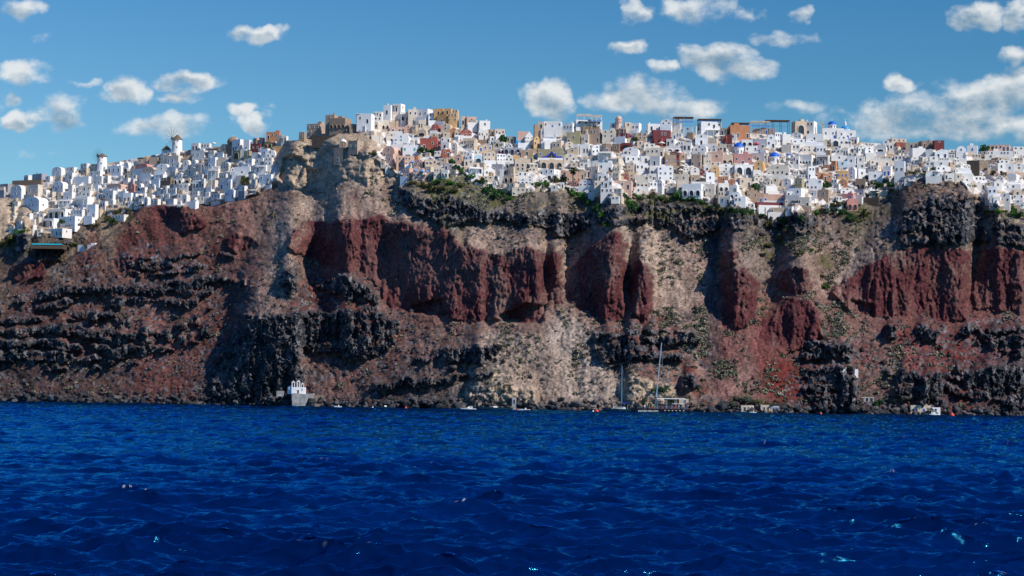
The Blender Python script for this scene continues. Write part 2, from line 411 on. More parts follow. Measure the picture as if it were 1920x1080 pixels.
for s_, thr, T in BEDS:
    k = inpoly(Uw, Vw, pl(s_))
    b_ = (V + fbm(U / 120, V / 150, 2, 4) * 70 + fbm(U / 22, V / 26, 4, 4) * 15 + 0.03 * U) / T
    ib = np.floor(b_); hb_ = np.mod(np.sin(ib * 12.9898 + T) * 43758.5453, 1.0); f_ = b_ - ib; f_ = f_ + 0.25 * fbm(U / 40, V / 200, 6, 3)
    riser = (f_ > 0.08) & (f_ < 0.28 + 0.42 * hb_ + 0.42 * vnoise(U / 26, ib * 7.3, 5)) & (vnoise(U / 64, ib * 5.7, 2) * 0.75 + 0.35 * vnoise(U / 13, V / 11, 1) + 0.45 * fbm(U / 90, V / 50, 7, 3) + 0.42 * (hb_ - .5) > thr)
    mLav = np.where(k & riser, 1.0, mLav); growth = np.where(k & riser, 0.235, np.where(k & (mRed < .5) & ~riser & (mLav < .5), -0.16, growth))
# lava flows lie in beds: risers with rubble treads between
bed = (V + fbm(U / 110, V / 160, 2, 4) * 95 + fbm(U / 20, V / 40, 4, 3) * 16) / 21.0
bf = bed - np.floor(bed)
bw = 0.56 + 0.34 * vnoise(U / 45, V / 16, 6)
tread = sstep(0, 0.06, bf - bw) * (1 - sstep(0.94, 1.0, bf)) * (vnoise(U / 38, V / 26, 3) > 0.36) * (1 - sstep(-20, 0, 40 - np.hypot((U - 480) / 2.2, (V - 680) / 1.8)))
growth = growth - np.where(mLav > 0, tread * 0.62, 0)
town = sstep(0, 9, vedge[None] - V + fbm(U / 22, V / 22, 5, 4) * 18)
p = np.zeros(len(ug)); Pm = np.zeros(U.shape)
anym = np.clip(mRed + mLav + mTan, 0, 1)
for i in range(len(vg)):
    gr = growth[i] * DU
    p = p + gr - (1 - anym[i]) * np.minimum(p, (0.155 + 0.1 * town[i]) * DU)
    p = np.clip(p, -6, 34)
    for _ in range(3):
        lap = np.zeros_like(p); lap[1:-1] = p[:-2] - 2 * p[1:-1] + p[2:]
        p = p + 0.24 * lap * (1 - 0.93 * anym[i])
    Pm[i] = p
Pm = 0.5 * Pm + 0.5 * blur(Pm, 1.5, 1)
# base depth: scree slope, then the terraced town, then the plateau
cz = np.where(V < vedge_s[None], 0.37, 0.30)
cz = np.where(V > VW[None], 0.5, cz)
y0 = np.cumsum(cz * DU, 0)
iw = np.clip(((vg[0] - VW) / DU).astype(int), 0, len(vg) - 1)
y0 = y0 - y0[iw, np.arange(len(ug))][None] + Dsm[None]
y0 = blur(y0, 3, 1)
ridge = interp('-420 600 0 553 60 522 122 495 183 459 240 418 265 394 293 385 350 386 399 391 428 384 470 372 520 372 600 372', ug) + fbm(ug / 30, ug * 0, 6, 3) * 6
jump = interp('-420 26 0 30 240 34 350 22 470 4 520 0 600 0 2400 0', ug)
y0 = y0 + jump[None] * sstep(0, 5, ridge[None] - V)
scree = 1 - anym
# relief in metres
gully = ridged((U - (V - 500) * 0.38 + wu * 1.4) / 70, V / 300, 6, 4) * 8
rill = fbm((U + (V - 500) * 0.12) / 13, V / 110, 1, 4) * 1.0
big = fbm(U / 120, V / 120, 2, 4) * 6
rub = fbm(U / 5.5, V / 5.0, 3, 3) * 1.7 + ridged(U / 30, V / 22, 4, 5) * 1.3
cv, ce = cells((U + wu * .5) / (11 + 0 * U), (V + wv_ * .5) / 17, 2)
cv2, ce2 = cells(U / 6.0 + 0.2 * V / 9, V / 8.0, 4)
cj, cje = cells((U + wu * .4) / 7.5, (V + wv_ * .4) / 26, 3)
lavr = (cv - 0.5) * 2.6 + (cj - 0.5) * 3.4 - sstep(0, .14, .14 - cje) * 1.5 + (cv2 - 0.5) * 2.0 - sstep(0.0, 0.12, 0.12 - ce) * 2.0 + fbm(U / 7, V / 9, 5, 3) * 1.5
flute = fbm((U + wu * .6) / 20, (V + wv_) / 90, 6, 5) * 4.0 + (cells((U + wu) / 5, (V + wv_) / 9, 6)[0] - .5) * 0.9 + fbm(U / 60, V / 160, 7, 3) * 9 + fbm(U / 3.6, V / 6.5, 1, 3) * 1.5 + fbm((U + wu * .5) / 6, V / 45, 2, 3) * 2.6 * np.clip(2.2 * vnoise(U / 46, V / 50, 5) - .5, 0, 1.4) + ridged((U + wu) / 44, (V + wv_) / 60, 3, 4) * 3.0
tanr = ridged(U / 18, V / 16, 2, 5) * 3.2 + fbm(U / 6, V / 5, 3, 3) * 1.8
sm = lambda m, s: blur(blur(m, s, 0), s, 1)
kR, kL, kT = sm(mRed, 0.8), sm(mLav, 0.8), sm(mTan, 1.5)
below = 1 - town
shorek = sstep(34, 4, VW[None] - V)                     # rubble belt along the water
rel = below * (1 - np.clip(kR + kL + kT, 0, 1)) * (rill + rub + gully * 0.6) + kR * flute + kL * lavr + kT * tanr * below + big * below * 0.6
rel = rel + shorek * ((cells(U / 7, V / 6, 5)[0] - 0.5) * 2.6)
# terraces of the town: riser, tread
tb = (vedge_s[None] - V) / 11.0 + fbm(U / 30, V / 40, 3, 4) * 3.0
tf = tb - np.floor(tb)
ter = (np.floor(tb) + sstep(0.66, 0.98, tf) - tb + 0.3) * 11.0 * 0.37
bare_ = sstep(70, 40, U) + sstep(0, 15, 712 - U) * sstep(0, 10, U - 515)
Y = y0 - Pm + rel + town * (ter * (1 - 0.85 * np.clip(bare_, 0, 1)) + fbm(U / 9, V / 9, 2, 3) * 0.6)
for s, dpt in CAVES:
    k = sm(inpoly(U + wu * 0.4, V + wv_ * 0.4, pl(s)).astype(float), 1.2)
    Y = Y + k * dpt
Y = np.maximum(Y, 500)
# vertices: sight lines up to the skyline, then the plateau runs back
Vc = np.maximum(V, vsky[None])
over = np.maximum(vsky[None] - V, 0)
isky = np.clip(np.ceil((vg[0] - vsky) / DU).astype(int), 0, len(vg) - 1)
Ysky = Y[isky, np.arange(len(ug))]
Yc = np.where(over > 0, Ysky[None], Y)
PT = at(U, Vc, Yc)
dirs = rays(U, Vc)
back = over * 2.2
PT[..., 0] += dirs[..., 0] * back; PT[..., 1] += back; PT[..., 2] -= back * 0.05
PT[:, :, 2] = np.maximum(PT[:, :, 2], -6)
def depth_at(u, v):
    v = max(v, float(np.interp(u, ug, vsky)) + 1)
    x = (u - ug[0]) / DU; y = (vg[0] - v) / DU
    i = int(min(max(y, 0), len(vg) - 2)); j = int(min(max(x, 0), len(ug) - 2))
    fy = y - i; fx = x - j
    return float((Y[i, j] * (1 - fx) + Y[i, j + 1] * fx) * (1 - fy) + (Y[i + 1, j] * (1 - fx) + Y[i + 1, j + 1] * fx) * fy)

# rock colour (albedo of each kind of rock and soil)
def lin(c):
    c = np.asarray(c, float) / 255
    return np.where(c <= 0.04045, c / 12.92, ((c + 0.055) / 1.055) ** 2.4)
PTS = '''60 530 100 55 48|150 480 100 58 50|230 450 95 50 44|300 410 90 45 42|300 470 102 58 50|400 420 110 75 66|400 480 105 62 55|470 500 120 80 70|330 505 115 75 65|440 400 120 85 75|500 430 135 105 92
520 500 170 145 125|525 450 165 140 122|540 390 150 125 110|530 545 150 120 105|600 360 165 145 125|650 380 130 95 85|700 370 140 110 98|760 400 135 105 92|620 340 180 158 135|560 365 150 130 112|680 340 175 150 128
600 560 100 55 50|660 560 105 60 52|560 570 95 52 48|760 600 110 75 66|800 640 115 85 75|740 640 100 65 58|850 620 120 90 80|880 640 130 100 88|960 620 165 145 128|930 610 175 155 138|1000 650 160 138 120|1060 620 185 165 148|1100 650 170 150 132
1060 720 165 142 122|1000 720 150 125 108|1130 620 150 115 102|1180 640 120 75 66|1250 620 115 60 52|1280 680 130 85 75|1220 700 120 80 70|1200 620 110 58 52|900 440 150 125 108|980 440 140 115 100|1040 450 150 125 108|1100 440 145 120 105
1200 440 175 150 130|1230 480 175 152 134|1270 540 165 140 125|1300 500 140 105 95|1320 560 140 105 95|1300 600 150 122 108|1260 430 150 120 108|1340 440 140 110 100|1320 700 120 80 75|1380 660 120 75 68|1350 740 125 85 78|1400 700 130 95 85
1470 700 105 45 38|1500 740 105 45 38|1445 660 100 45 40|1420 460 110 95 85|1480 440 125 105 95|1560 440 125 105 92|1540 480 130 105 90|1560 600 115 80 72|1600 640 120 85 76|1640 660 105 55 50|1700 640 105 52 48|1780 640 105 50 46|1840 620 100 50 50
1880 650 95 65 65|1900 720 80 70 72|1780 720 100 52 48|1800 760 100 50 46|1660 720 120 85 76|1640 760 110 80 72|1740 680 100 50 46|1850 400 175 150 125|1870 380 165 145 120|1640 440 140 120 105|1610 490 165 145 128|1700 360 120 95 80|1780 350 130 105 88
1900 400 130 115 90|1880 440 110 95 85|60 600 85 50 46|150 610 100 60 52|330 610 120 75 62|420 640 100 55 48|300 700 105 62 54|200 700 85 60 52|100 700 75 52 48|60 660 60 45 44|350 720 95 55 48|420 720 70 60 58|650 700 110 75 68|700 740 100 72 66
620 720 105 75 66|780 720 85 65 62|840 740 95 80 74|900 745 170 150 128|960 740 175 155 132|1020 750 150 125 108|1180 730 165 145 120|1250 740 150 122 102|1300 740 115 80 74|30 470 75 75 60|130 460 120 105 85|90 480 110 92 75|20 500 100 80 68|10 410 170 150 125
80 400 90 90 70|200 420 140 120 95|760 360 120 110 85|830 370 115 110 75|900 360 80 85 60|1000 390 110 100 80|1100 370 90 95 65|1250 370 95 90 70|1400 400 100 90 75|1600 400 95 90 70|1650 380 95 90 70|1590 520 150 125 110|2200 640 110 65 58|2200 420 130 110 90|-250 640 90 55 50|-250 500 110 80 65'''
num = np.zeros(U.shape + (3,)); den = np.zeros(U.shape)
Us = Uw + (V - 600) * 0.05; Vs = Vw
for ln in PTS.replace('\n', '|').split('|'):
    a = [float(x) for x in ln.split()]
    w = 1.0 / (((Us - a[0]) / 26) ** 2 + ((Vs - a[1]) / 42) ** 2 + 0.25) ** 2
    num += w[..., None] * lin(a[2:5]); den += w
colr = num / den[..., None] * 1.08
colr = colr / (1 + 1.9 * colr.mean(-1, keepdims=True))
colr = colr * 0.8 + 0.2 * colr.mean(-1, keepdims=True)
streak = fbm((U - (V - 500) * 0.35 + wu * 1.1) / 15, V / 120, 5, 5) * 0.8 + fbm(U / 26, V / 18, 2, 6) * 1.0
colr = colr * (1 + 1.1 * streak)[..., None]
STREAKS = [('1698 392 1714 400 1640 470 1584 538 1566 530 1630 455', (170, 150, 134), 4, .8), ('505 395 560 385 575 400 548 440 545 500 552 560 520 560 505 520 510 450', (172, 148, 130), 8, .8), ('1040 590 1085 575 1150 690 1180 765 1060 765', (178, 160, 145), 10, .75),
  ('905 606 960 600 1010 650 1070 765 1000 765 960 700', (168, 146, 128), 10, .7), ('1172 425 1190 420 1215 470 1250 560 1300 640 1350 765 1300 765 1250 660 1225 590 1185 490', (168, 146, 128), 8, .7), ('1322 440 1348 440 1345 560 1350 700 1330 720 1318 600', (70, 66, 72), 8, .7),
  ('1432 650 1490 660 1515 690 1552 768 1470 770 1440 720', (112, 44, 38), 6, .85), ('1225 590 1260 600 1330 720 1340 765 1310 760', (112, 58, 50), 7, .7), ('1770 640 1800 620 1830 700 1870 768 1790 768 1770 700', (108, 54, 48), 8, .7), ('1100 560 1115 565 1190 700 1200 760 1180 760', (105, 62, 54), 5, .6),
  ('560 340 720 320 760 400 850 430 700 400 600 395', (175, 152, 132), 10, .6), ('850 430 1000 450 1030 465 960 470 900 462 850 450', (165, 142, 124), 6, .6), ('1600 600 1630 600 1700 700 1720 765 1680 740', (130, 105, 95), 8, .6), ('1190 445 1300 450 1330 520 1290 600 1240 560', (172, 150, 132), 14, .6)]
for s_, c_, sf, am in STREAKS:
    k = blur(blur(inpoly(U + wu * .7, V + wv_ * .7, pl(s_)).astype(float), sf / DU / 2, 0), sf / DU / 2, 1)[..., None] * am
    k = k * (0.35 + 1.3 * np.clip(0.5 + 1.3 * streak, 0, 1))[..., None]; k = np.clip(k, 0, 1)
    cc = lin(c_) * 0.70; cc = cc * 0.9 + 0.1 * cc.mean(); cc = cc * (1 + 0.5 * fbm(U / 12, V / 20, 3, 4))[..., None]
    colr = colr * (1 - k) + cc * k
grain, _ = cells(U / 3.4, V / 2.8, 1)
colr = colr * (0.62 + 0.74 * grain)[..., None]
lum = colr.mean(-1, keepdims=True)
redc = np.array([.086, .026, .028]); redt = np.array([.15, .085, .074])
rm = sstep(0.0, 0.28, fbm(U / 20, V / 50, 2, 4) + 0.35 * fbm(U / 3.5, V / 4, 5, 2))
cred = redc * (1 - 0.55 * rm[..., None]) + redt * 0.55 * rm[..., None]
cred = cred * (0.55 + 0.85 * cells(U / 2.6, V / 3.2, 3)[0])[..., None]
# the middle of the long tuff wall is greyer, its foot stays red
gz = np.exp(-(((U - 790) / 130) ** 2 + ((V - 500) / 50) ** 2)) * 0.6
cred = cred * (1 - gz[..., None]) + np.array([.165, .095, .088]) * gz[..., None] * (0.8 + 0.4 * grain[..., None])
lv = (cv2 ** 2.2)[..., None]  # pale patches, strengthened to paint sunlit facets into the lava colour
clav = np.array([.026, .028, .034]) * (1 - lv) + np.array([.15, .145, .15]) * lv
clav = clav * (0.6 + 0.9 * cells(U / 2.6, V / 3.4, 6)[0])[..., None]
ctread = colr * 0.62 + np.array([.03, .02, .018])
tk = (tread * (0.55 + 0.45 * (vnoise(U / 30, V / 30, 1) > 0.45)))[..., None]
clav = clav * (1 - tk) + ctread * tk
ctan = np.array([.37, .285, .205]) * (0.72 + 0.5 * vnoise(U / 9, V / 7, 2))[..., None] * (0.8 + 0.4 * grain)[..., None]
sh_ = int(26 / DU); apron = blur(blur(np.vstack([mRed[sh_:], np.zeros((sh_, mRed.shape[1]))]), 9, 0), 7, 1)
apron = (sstep(.1, .9, apron + .5 * streak) * .62)[..., None]
colr = colr * (1 - apron) + np.array([.135, .066, .056]) * (.7 + .5 * grain[..., None]) * apron
kRc = kR * (1 - .6 * sstep(.05, .34, fbm((U + wu) / 34, V / 46, 5, 4) + .12 * grain)); cred = cred * .97 + .03 * colr
for k, c in ((kT, ctan), (kRc, cred), (kL, clav)):
    colr = colr * (1 - k[..., None]) + c * k[..., None]
# dark talus blocks spread below the lava
near = sstep(0.0, 0.22, blur(blur(mLav, 20, 0), 24, 1)) * (1 - kR)
blk = (cells(U / 6.5, V / 4.5, 7)[0] + 0.7 * fbm(U / 30, V / 22, 3, 3) > 0.92 - 0.36 * near) * sstep(0, .3, near + shorek)
colr = colr * (1 - 0.75 * blk[..., None]) + clav * 0.75 * blk[..., None]
sb = (shorek * (0.75 + 0.6 * fbm(U / 20, V / 8, 1, 2)))[..., None].clip(0, 1)
csh = np.array([.045, .045, .05]) * (0.5 + 1.7 * cells(U / 6, V / 5, 5)[0] ** 2)[..., None]
colr = colr * (1 - 0.8 * sb) + csh * 0.8 * sb
wet = sstep(5, 1, VW[None] - V)[..., None]
colr = colr * (1 - 0.8 * wet) + np.array([.012, .013, .016]) * 0.8 * wet
# grass and low scrub at the cliff top
vegz = np.zeros(U.shape)
for (cu, cv_, ru, rv) in ((830, 360, 60, 30), (930, 375, 60, 30), (1110, 385, 50, 30), (1240, 375, 130, 16), (1400, 395, 40, 14), (1600, 400, 60, 26), (1450, 470, 40, 50), (1545, 490, 26, 40), (1730, 335, 22, 12), (20, 455, 40, 25), (140, 470, 40, 20), (1410, 750, 60, 20), (1880, 400, 60, 16), (1280, 400, 150, 20), (240, 405, 40, 16)):
    vegz = np.maximum(vegz, np.exp(-((U - cu) / ru) ** 2 - ((V - cv_) / rv) ** 2))
vg_ = sstep(0.62, 0.78, vegz * 0.62 + fbm(U / 14, V / 11, 4, 4) * 0.9 + 0.12)[..., None] * (0.4 + 0.6 * (1 - kR))[..., None]
cveg = np.array([.085, .082, .035]) * (0.55 + 0.9 * vnoise(U / 12, V / 9, 6))[..., None]
colr = colr * (1 - 0.8 * vg_) + cveg * 0.8 * vg_
# the town's ground: limewashed steps and yards with bare earth between
wsh = sstep(0.38, 0.54, vnoise(U / 9, V / 5, 3) * 0.7 + vnoise(U / 30, V / 20, 5) * 0.35)[..., None]
ctown = np.array([.56, .54, .51]) * wsh + np.array([.34, .26, .19]) * (1 - wsh)
castle = sstep(0, 15, 712 - U) * sstep(0, 10, U - 515) * sstep(236, 246, V)
bare = np.clip(castle + np.exp(-((U - 60) / 70) ** 2 - ((V - 425) / 40) ** 2) * 1.3 + np.exp(-((U - 225) / 40) ** 2 - ((V - 400) / 22) ** 2) + sstep(0, 20, 70 - U), 0, 1)
ctown = ctown * (1 - bare[..., None]) + ctan * bare[..., None]
colr = colr * (1 - town[..., None]) + ctown * town[..., None]
colr = np.clip(colr, 0.008, 0.75)

# limestone-dark land beyond both ends and behind closes the island
def rockmat():
    m = bpy.data.materials.new('volcanic_rock'); m.use_nodes = True
    t = NT(m.node_tree); b = t.n['Principled BSDF']
    at_ = t.new('ShaderNodeAttribute', attribute_name='Col')
    tc = t.new('ShaderNodeTexCoord')
    n = t.noise(tc.outputs['Object'], 0.9, 6, 0.65)
    c = t.mix(1.0, at_.outputs['Color'], t.mix(t.maprange(n, 0.28, 0.72), (0.50, 0.50, 0.52, 1), (1.45, 1.42, 1.38, 1)), 'MULTIPLY')
    t.l.new(c, b.inputs['Base Color'])
    b.inputs['Roughness'].default_value = 0.95; b.inputs['Specular IOR Level'].default_value = 0.12
    bp = t.new('ShaderNodeBump'); bp.inputs['Strength'].default_value = 0.8; bp.inputs['Distance'].default_value = 0.5
    h = t.math('ADD', t.noise(tc.outputs['Object'], 0.7, 6, 0.7), t.math('MULTIPLY', t.noise(tc.outputs['Object'], 2.6, 3, 0.6), 0.3))
    t.l.new(h, bp.inputs['Height']); t.l.new(bp.outputs[0], b.inputs['Normal'])
    return m
ROCK = rockmat()
me = npmesh('cliff', PT.reshape(-1, 3), gridfaces(*U.shape), False, colr.reshape(-1, 3))
cl = link('cliff', me, None, [ROCK])
setprops(cl, 'layered red and black caldera cliff with pale scree chutes below the white town', 'cliff', kind='structure')
# sea bed and far land sheet reaching the horizon
mb = MB(); mb.add([(-14000, -3000, -9), (14000, -3000, -9), (14000, 16000, -9), (-14000, 16000, -9)], [(0, 1, 2, 3)])
setprops(mb.build('ground', mat('sea_bed', (.03, .03, .035), 1, .2, .05, 0)), 'dark sea bed running out under the water', 'ground', kind='structure')

# ------------------------------------------------------------------ the sea: real waves from a wind spectrum
def ocean(N, L, wind, wdir, amp, seed, cut):
    r = np.random.RandomState(seed)
    k = 2 * np.pi * np.fft.fftfreq(N, L / N)
    kx, ky = np.meshgrid(k, k, indexing='ij')
    kk = np.hypot(kx, ky); kk[0, 0] = 1e-6
    Lw = wind * wind / 9.81
    ph = np.exp(-1 / (kk * Lw) ** 2) / kk ** 4 * np.exp(-(kk * cut) ** 2)
    cosw = (kx * math.cos(wdir) + ky * math.sin(wdir)) / kk
    ph *= 0.05 + np.abs(cosw) ** 4
    ph[0, 0] = 0
    h = (r.randn(N, N) + 1j * r.randn(N, N)) * np.sqrt(ph)
    z = np.real(np.fft.ifft2(h))
    sc = amp / z.std()
    dx = np.real(np.fft.ifft2(h * -1j * kx / kk)) * sc; dy = np.real(np.fft.ifft2(h * -1j * ky / kk)) * sc
    return z * sc, dx, dy
def tile(a, L, x, y):
    N = a.shape[0]
    fx = x / L * N; fy = y / L * N
    xi = np.floor(fx).astype(int); yi = np.floor(fy).astype(int); fx = fx - xi; fy = fy - yi
    xi %= N; yi %= N; x1 = (xi + 1) % N; y1 = (yi + 1) % N
    return (a[xi, yi] * (1 - fx) + a[x1, yi] * fx) * (1 - fy) + (a[xi, y1] * (1 - fx) + a[x1, y1] * fx) * fy
dist = [46.0]
while dist[-1] < 1180:          # fine rows near the boat, never more than 1.3 m apart further out
    dist.append(dist[-1] + min(1.3, max(0.13, dist[-1] ** 2 / (FPX * CAMH) * 0.62)))
dist = np.array(dist); nrow = len(dist); ncol = 1240
az = np.linspace(-0.36, 0.36, ncol)
Dm, Am = np.meshgrid(dist, az, indexing='ij')
X = (Dm + 140) * Am; Yw = Dm.copy()
WX = np.zeros_like(X); WY = np.zeros_like(X); WZ = np.zeros_like(X)
for (N, L, wind, wd, amp, seed, cut, fade) in ((512, 173.0, 4.6, R_(-78), 0.19, 3, 0.12, 2500), (512, 61.0, 3.0, R_(-98), 0.16, 5, 0.05, 1500), (256, 19.3, 1.6, R_(-72), 0.04, 8, 0.03, 700)):
    z, dx, dy = ocean(N, L, wind, wd + 0.37 * seed, amp, seed, cut)
    f = 0.25 + 0.75 * np.exp(-(Dm / fade) ** 2)
    ca, sa = math.cos(0.37 * seed), math.sin(0.37 * seed)
    x = X * ca - Yw * sa; y = X * sa + Yw * ca
    a, b = tile(dx, L, x, y) * -1.0, tile(dy, L, x, y) * -1.0
    WZ += tile(z, L, x, y) * f
    WX += (a * ca + b * sa) * f; WY += (-a * sa + b * ca) * f
# groups of higher and lower sea
grp = 0.9 + 1.1 * fbm(X / 40, Yw / 30, 3, 3)
WZ *= grp
edge_ = np.maximum(sstep(0.325, 0.36, np.abs(Am)), sstep(56, 46, Dm)); WZ = WZ * (1 - edge_) - 0.42 * edge_
crest = WZ / 0.235
slope = np.gradient(WZ, axis=0) / np.maximum(np.gradient(Yw, axis=0), 1e-3)
foam = sstep(3.0, 3.5, crest + 1.4 * fbm(X / 1.3, Yw / 1.6, 1, 3)) * (vnoise(X / 0.24, Yw / 0.11, 2) > 0.82) * np.clip(1.1 - Dm / 300, 0, 1) * 0.8
pw = np.stack([X + WX, Yw + WY, WZ], -1)
foamc = np.repeat(foam[..., None], 3, -1).reshape(-1, 3)
def watermat():
    m = bpy.data.materials.new('sea_water'); m.use_nodes = True
    t = NT(m.node_tree); b = t.n['Principled BSDF']
    tc = t.new('ShaderNodeTexCoord')
    at_ = t.new('ShaderNodeAttribute', attribute_name='Col')
    t.n.remove(b); mo = t.n['Material Output']
    v = t.vmath('MULTIPLY', tc.outputs['Object'], (0.5, 1.15, 1.0))
    n1 = t.noise(v, 2.4, 5, 0.66); n2 = t.noise(v, 0.3, 4, 0.6)
    n3 = t.noise(v, 6.0, 3, 0.6)
    h = t.math('ADD', t.math('ADD', t.math('MULTIPLY', n1, 0.34), t.math('MULTIPLY', n3, 0.06)), t.math('MULTIPLY', n2, 0.9))
    bp = t.new('ShaderNodeBump'); bp.inputs['Strength'].default_value = 0.24; bp.inputs['Distance'].default_value = 0.8
    t.l.new(h, bp.inputs['Height'])
    patch = t.maprange(t.noise(t.vmath('MULTIPLY', tc.outputs['Object'], (0.02, 0.035, 0)), 1.0, 3, 0.5), 0.35, 0.65)
    body = t.mix(patch, (0.0001, 0.005, 0.036, 1), (0.0002, 0.009, 0.060, 1))
    fo = at_.outputs['Fac']
    df = t.new('ShaderNodeBsdfDiffuse'); t.l.new(t.mix(fo, body, (0.72, 0.78, 0.82, 1)), df.inputs['Color']); t.l.new(bp.outputs[0], df.inputs['Normal'])
    gl = t.new('ShaderNodeBsdfGlossy'); gl.inputs['Color'].default_value = (0.05, 0.52, 1.0, 1); gl.inputs['Roughness'].default_value = 0.07; t.l.new(bp.outputs[0], gl.inputs['Normal'])
    fr = t.new('ShaderNodeFresnel'); fr.inputs['IOR'].default_value = 1.33; t.l.new(bp.outputs[0], fr.inputs['Normal'])
    mx = t.new('ShaderNodeMixShader'); t.l.new(t.math('MULTIPLY', t.math('POWER', fr.outputs[0], 1.1), t.math('SUBTRACT', 1.0, fo)), mx.inputs[0]); t.l.new(df.outputs[0], mx.inputs[1]); t.l.new(gl.outputs[0], mx.inputs[2])
    t.l.new(mx.outputs[0], mo.inputs['Surface'])
    return m
SEA = watermat()
me = npmesh('water', pw.reshape(-1, 3), gridfaces(nrow, ncol), True, foamc)
setprops(link('water', me, None, [SEA]), 'deep blue wind-rippled sea filling the foreground', 'sea', kind='structure')
# the rest of the sea, left, right and behind the boat
mb = MB()
def seasheet(x0, y0, x1, y1): mb.add([(x0, y0, -0.45), (x1, y0, -0.45), (x1, y1, -0.45), (x0, y1, -0.45)], [(0, 1, 2, 3)])
seasheet(-13000, -2900, 13000, 15000)
setprops(mb.build('open_water', SEA), 'open sea beyond the rippled foreground', 'sea', kind='structure')
# ------------------------------------------------------------------ the town
LM = []           # things one can find, used in the labels of their neighbours: (phrase, u, v)
def lm(ph, u, v): LM.append((ph, u, v))
for ph, u, v in (('the short windmill', 191, 305), ('the tall windmill', 333, 272), ('the turquoise pool', 88, 452), ('the brown domed church', 436, 265), ('the ruined castle', 648, 235),
                 ('the domed castle chapel', 643, 262), ('the pale blue dome', 971, 266), ('the blue sail canopy', 1034, 290), ('the tall palm', 1074, 330), ('the white roof pergola', 1106, 222),
                 ('the pink bell tower', 1160, 226), ('the red-based bell wall', 1172, 322), ('the maroon mansion', 1239, 252), ('the mid-slope blue dome', 1385, 270), ('the pink church', 1394, 300),
                 ('the big blue church dome', 1453, 291), ('the hilltop blue-domed church', 1562, 232), ('the red parasol', 1417, 275), ('the low red house', 1592, 380), ('the wide balcony hotel', 1652, 305),
                 ('the dark retaining wall', 1818, 308), ('the long pink mansion', 1876, 276), ('the terracotta cube house', 804, 272), ('the ochre hilltop mansion', 832, 218), ('the crimson bougainvillea', 936, 284),
                 ('the open bell arch', 436, 322), ('the plum red house', 480, 278), ('the dark rock bluff', 1735, 335), ('the cave cliff', 545, 330), ('the white umbrella terrace', 1760, 330),
                 ('the brown pergola terraces', 1385, 240), ('the dark timber pergola', 1290, 222)):
    lm(ph, u, v)

def arch_prof(w, h, n=8, rise=None):
    r = w / 2 if rise is None else rise
    r = min(r, h)
    p = [(-w / 2, 0), (w / 2, 0)]
    for i in range(n + 1):
        g = math.pi * i / n
        p.append((w / 2 * math.cos(g), h - r + r * math.sin(g)))
    return p
def frame_mesh(name, outer, inner, depth):
    """a ring between two profiles of equal length standing proud, with a pane set back inside it"""
    m = MB(); n = len(outer)
    vs = [(x, -depth, z) for x, z in outer] + [(x, -depth, z) for x, z in inner] + [(x, 0.02, z) for x, z in outer] + [(x, -0.02, z) for x, z in inner]
    fs = []
    for i in range(n):
        j = (i + 1) % n
        fs += [(i, j, n + j, n + i), (2 * n + i, 2 * n + j, j, i), (n + i, n + j, 3 * n + j, 3 * n + i)]
    m.add(vs, fs, 0)
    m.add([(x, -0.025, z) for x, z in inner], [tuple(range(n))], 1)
    return m.mesh(name)
rect = lambda w, h, z=0: [(-w / 2, z), (w / 2, z), (w / 2, z + h), (-w / 2, z + h)]
WIN_MESH = {}
def win_mesh(kind, wallk, pane):
    key = (kind, wallk, pane.name)
    if key not in WIN_MESH:
        if kind == 'window': me = frame_mesh('window', rect(1.0, 1.0), rect(0.8, 0.84, 0.08), 0.10)
        elif kind == 'door': me = frame_mesh('door', rect(1.0, 1.0), rect(0.82, 0.9, 0.01), 0.08)
        else: me = frame_mesh('archway', arch_prof(1, 1, 8, .42), arch_prof(.84, .9, 8, .38), 0.35)  # dark panel paints the shade of an open arch, no recess behind
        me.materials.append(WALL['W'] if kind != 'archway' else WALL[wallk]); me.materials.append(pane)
        WIN_MESH[key] = me
    return WIN_MESH[key]

def body_mb(w, d, h, sink, par=0.35):
    m = MB()
    x = w / 2; t_ = 0.28
    z0, z1 = -sink, h
    zi = h - par
    V8 = [(-x, 0, z0), (x, 0, z0), (x, d, z0), (-x, d, z0), (-x, 0, z1), (x, 0, z1), (x, d, z1), (-x, d, z1),
          (-x + t_, t_, z1), (x - t_, t_, z1), (x - t_, d - t_, z1), (-x + t_, d - t_, z1), (-x + t_, t_, zi), (x - t_, t_, zi), (x - t_, d - t_, zi), (-x + t_, d - t_, zi)]
    F = [(0, 1, 5, 4), (1, 2, 6, 5), (2, 3, 7, 6), (3, 0, 4, 7), (0, 3, 2, 1), (4, 5, 9, 8), (5, 6, 10, 9), (6, 7, 11, 10), (7, 4, 8, 11),
         (8, 9, 13, 12), (9, 10, 14, 13), (10, 11, 15, 14), (11, 8, 12, 15), (12, 13, 14, 15)]
    m.add(V8, F)
    return m
def vault_mb(w, d, h, n=10):
    m = MB(); m.prism(arch_prof(w, h, n, h)[1:-1] + [(-w / 2, 0)], 0, d); return m

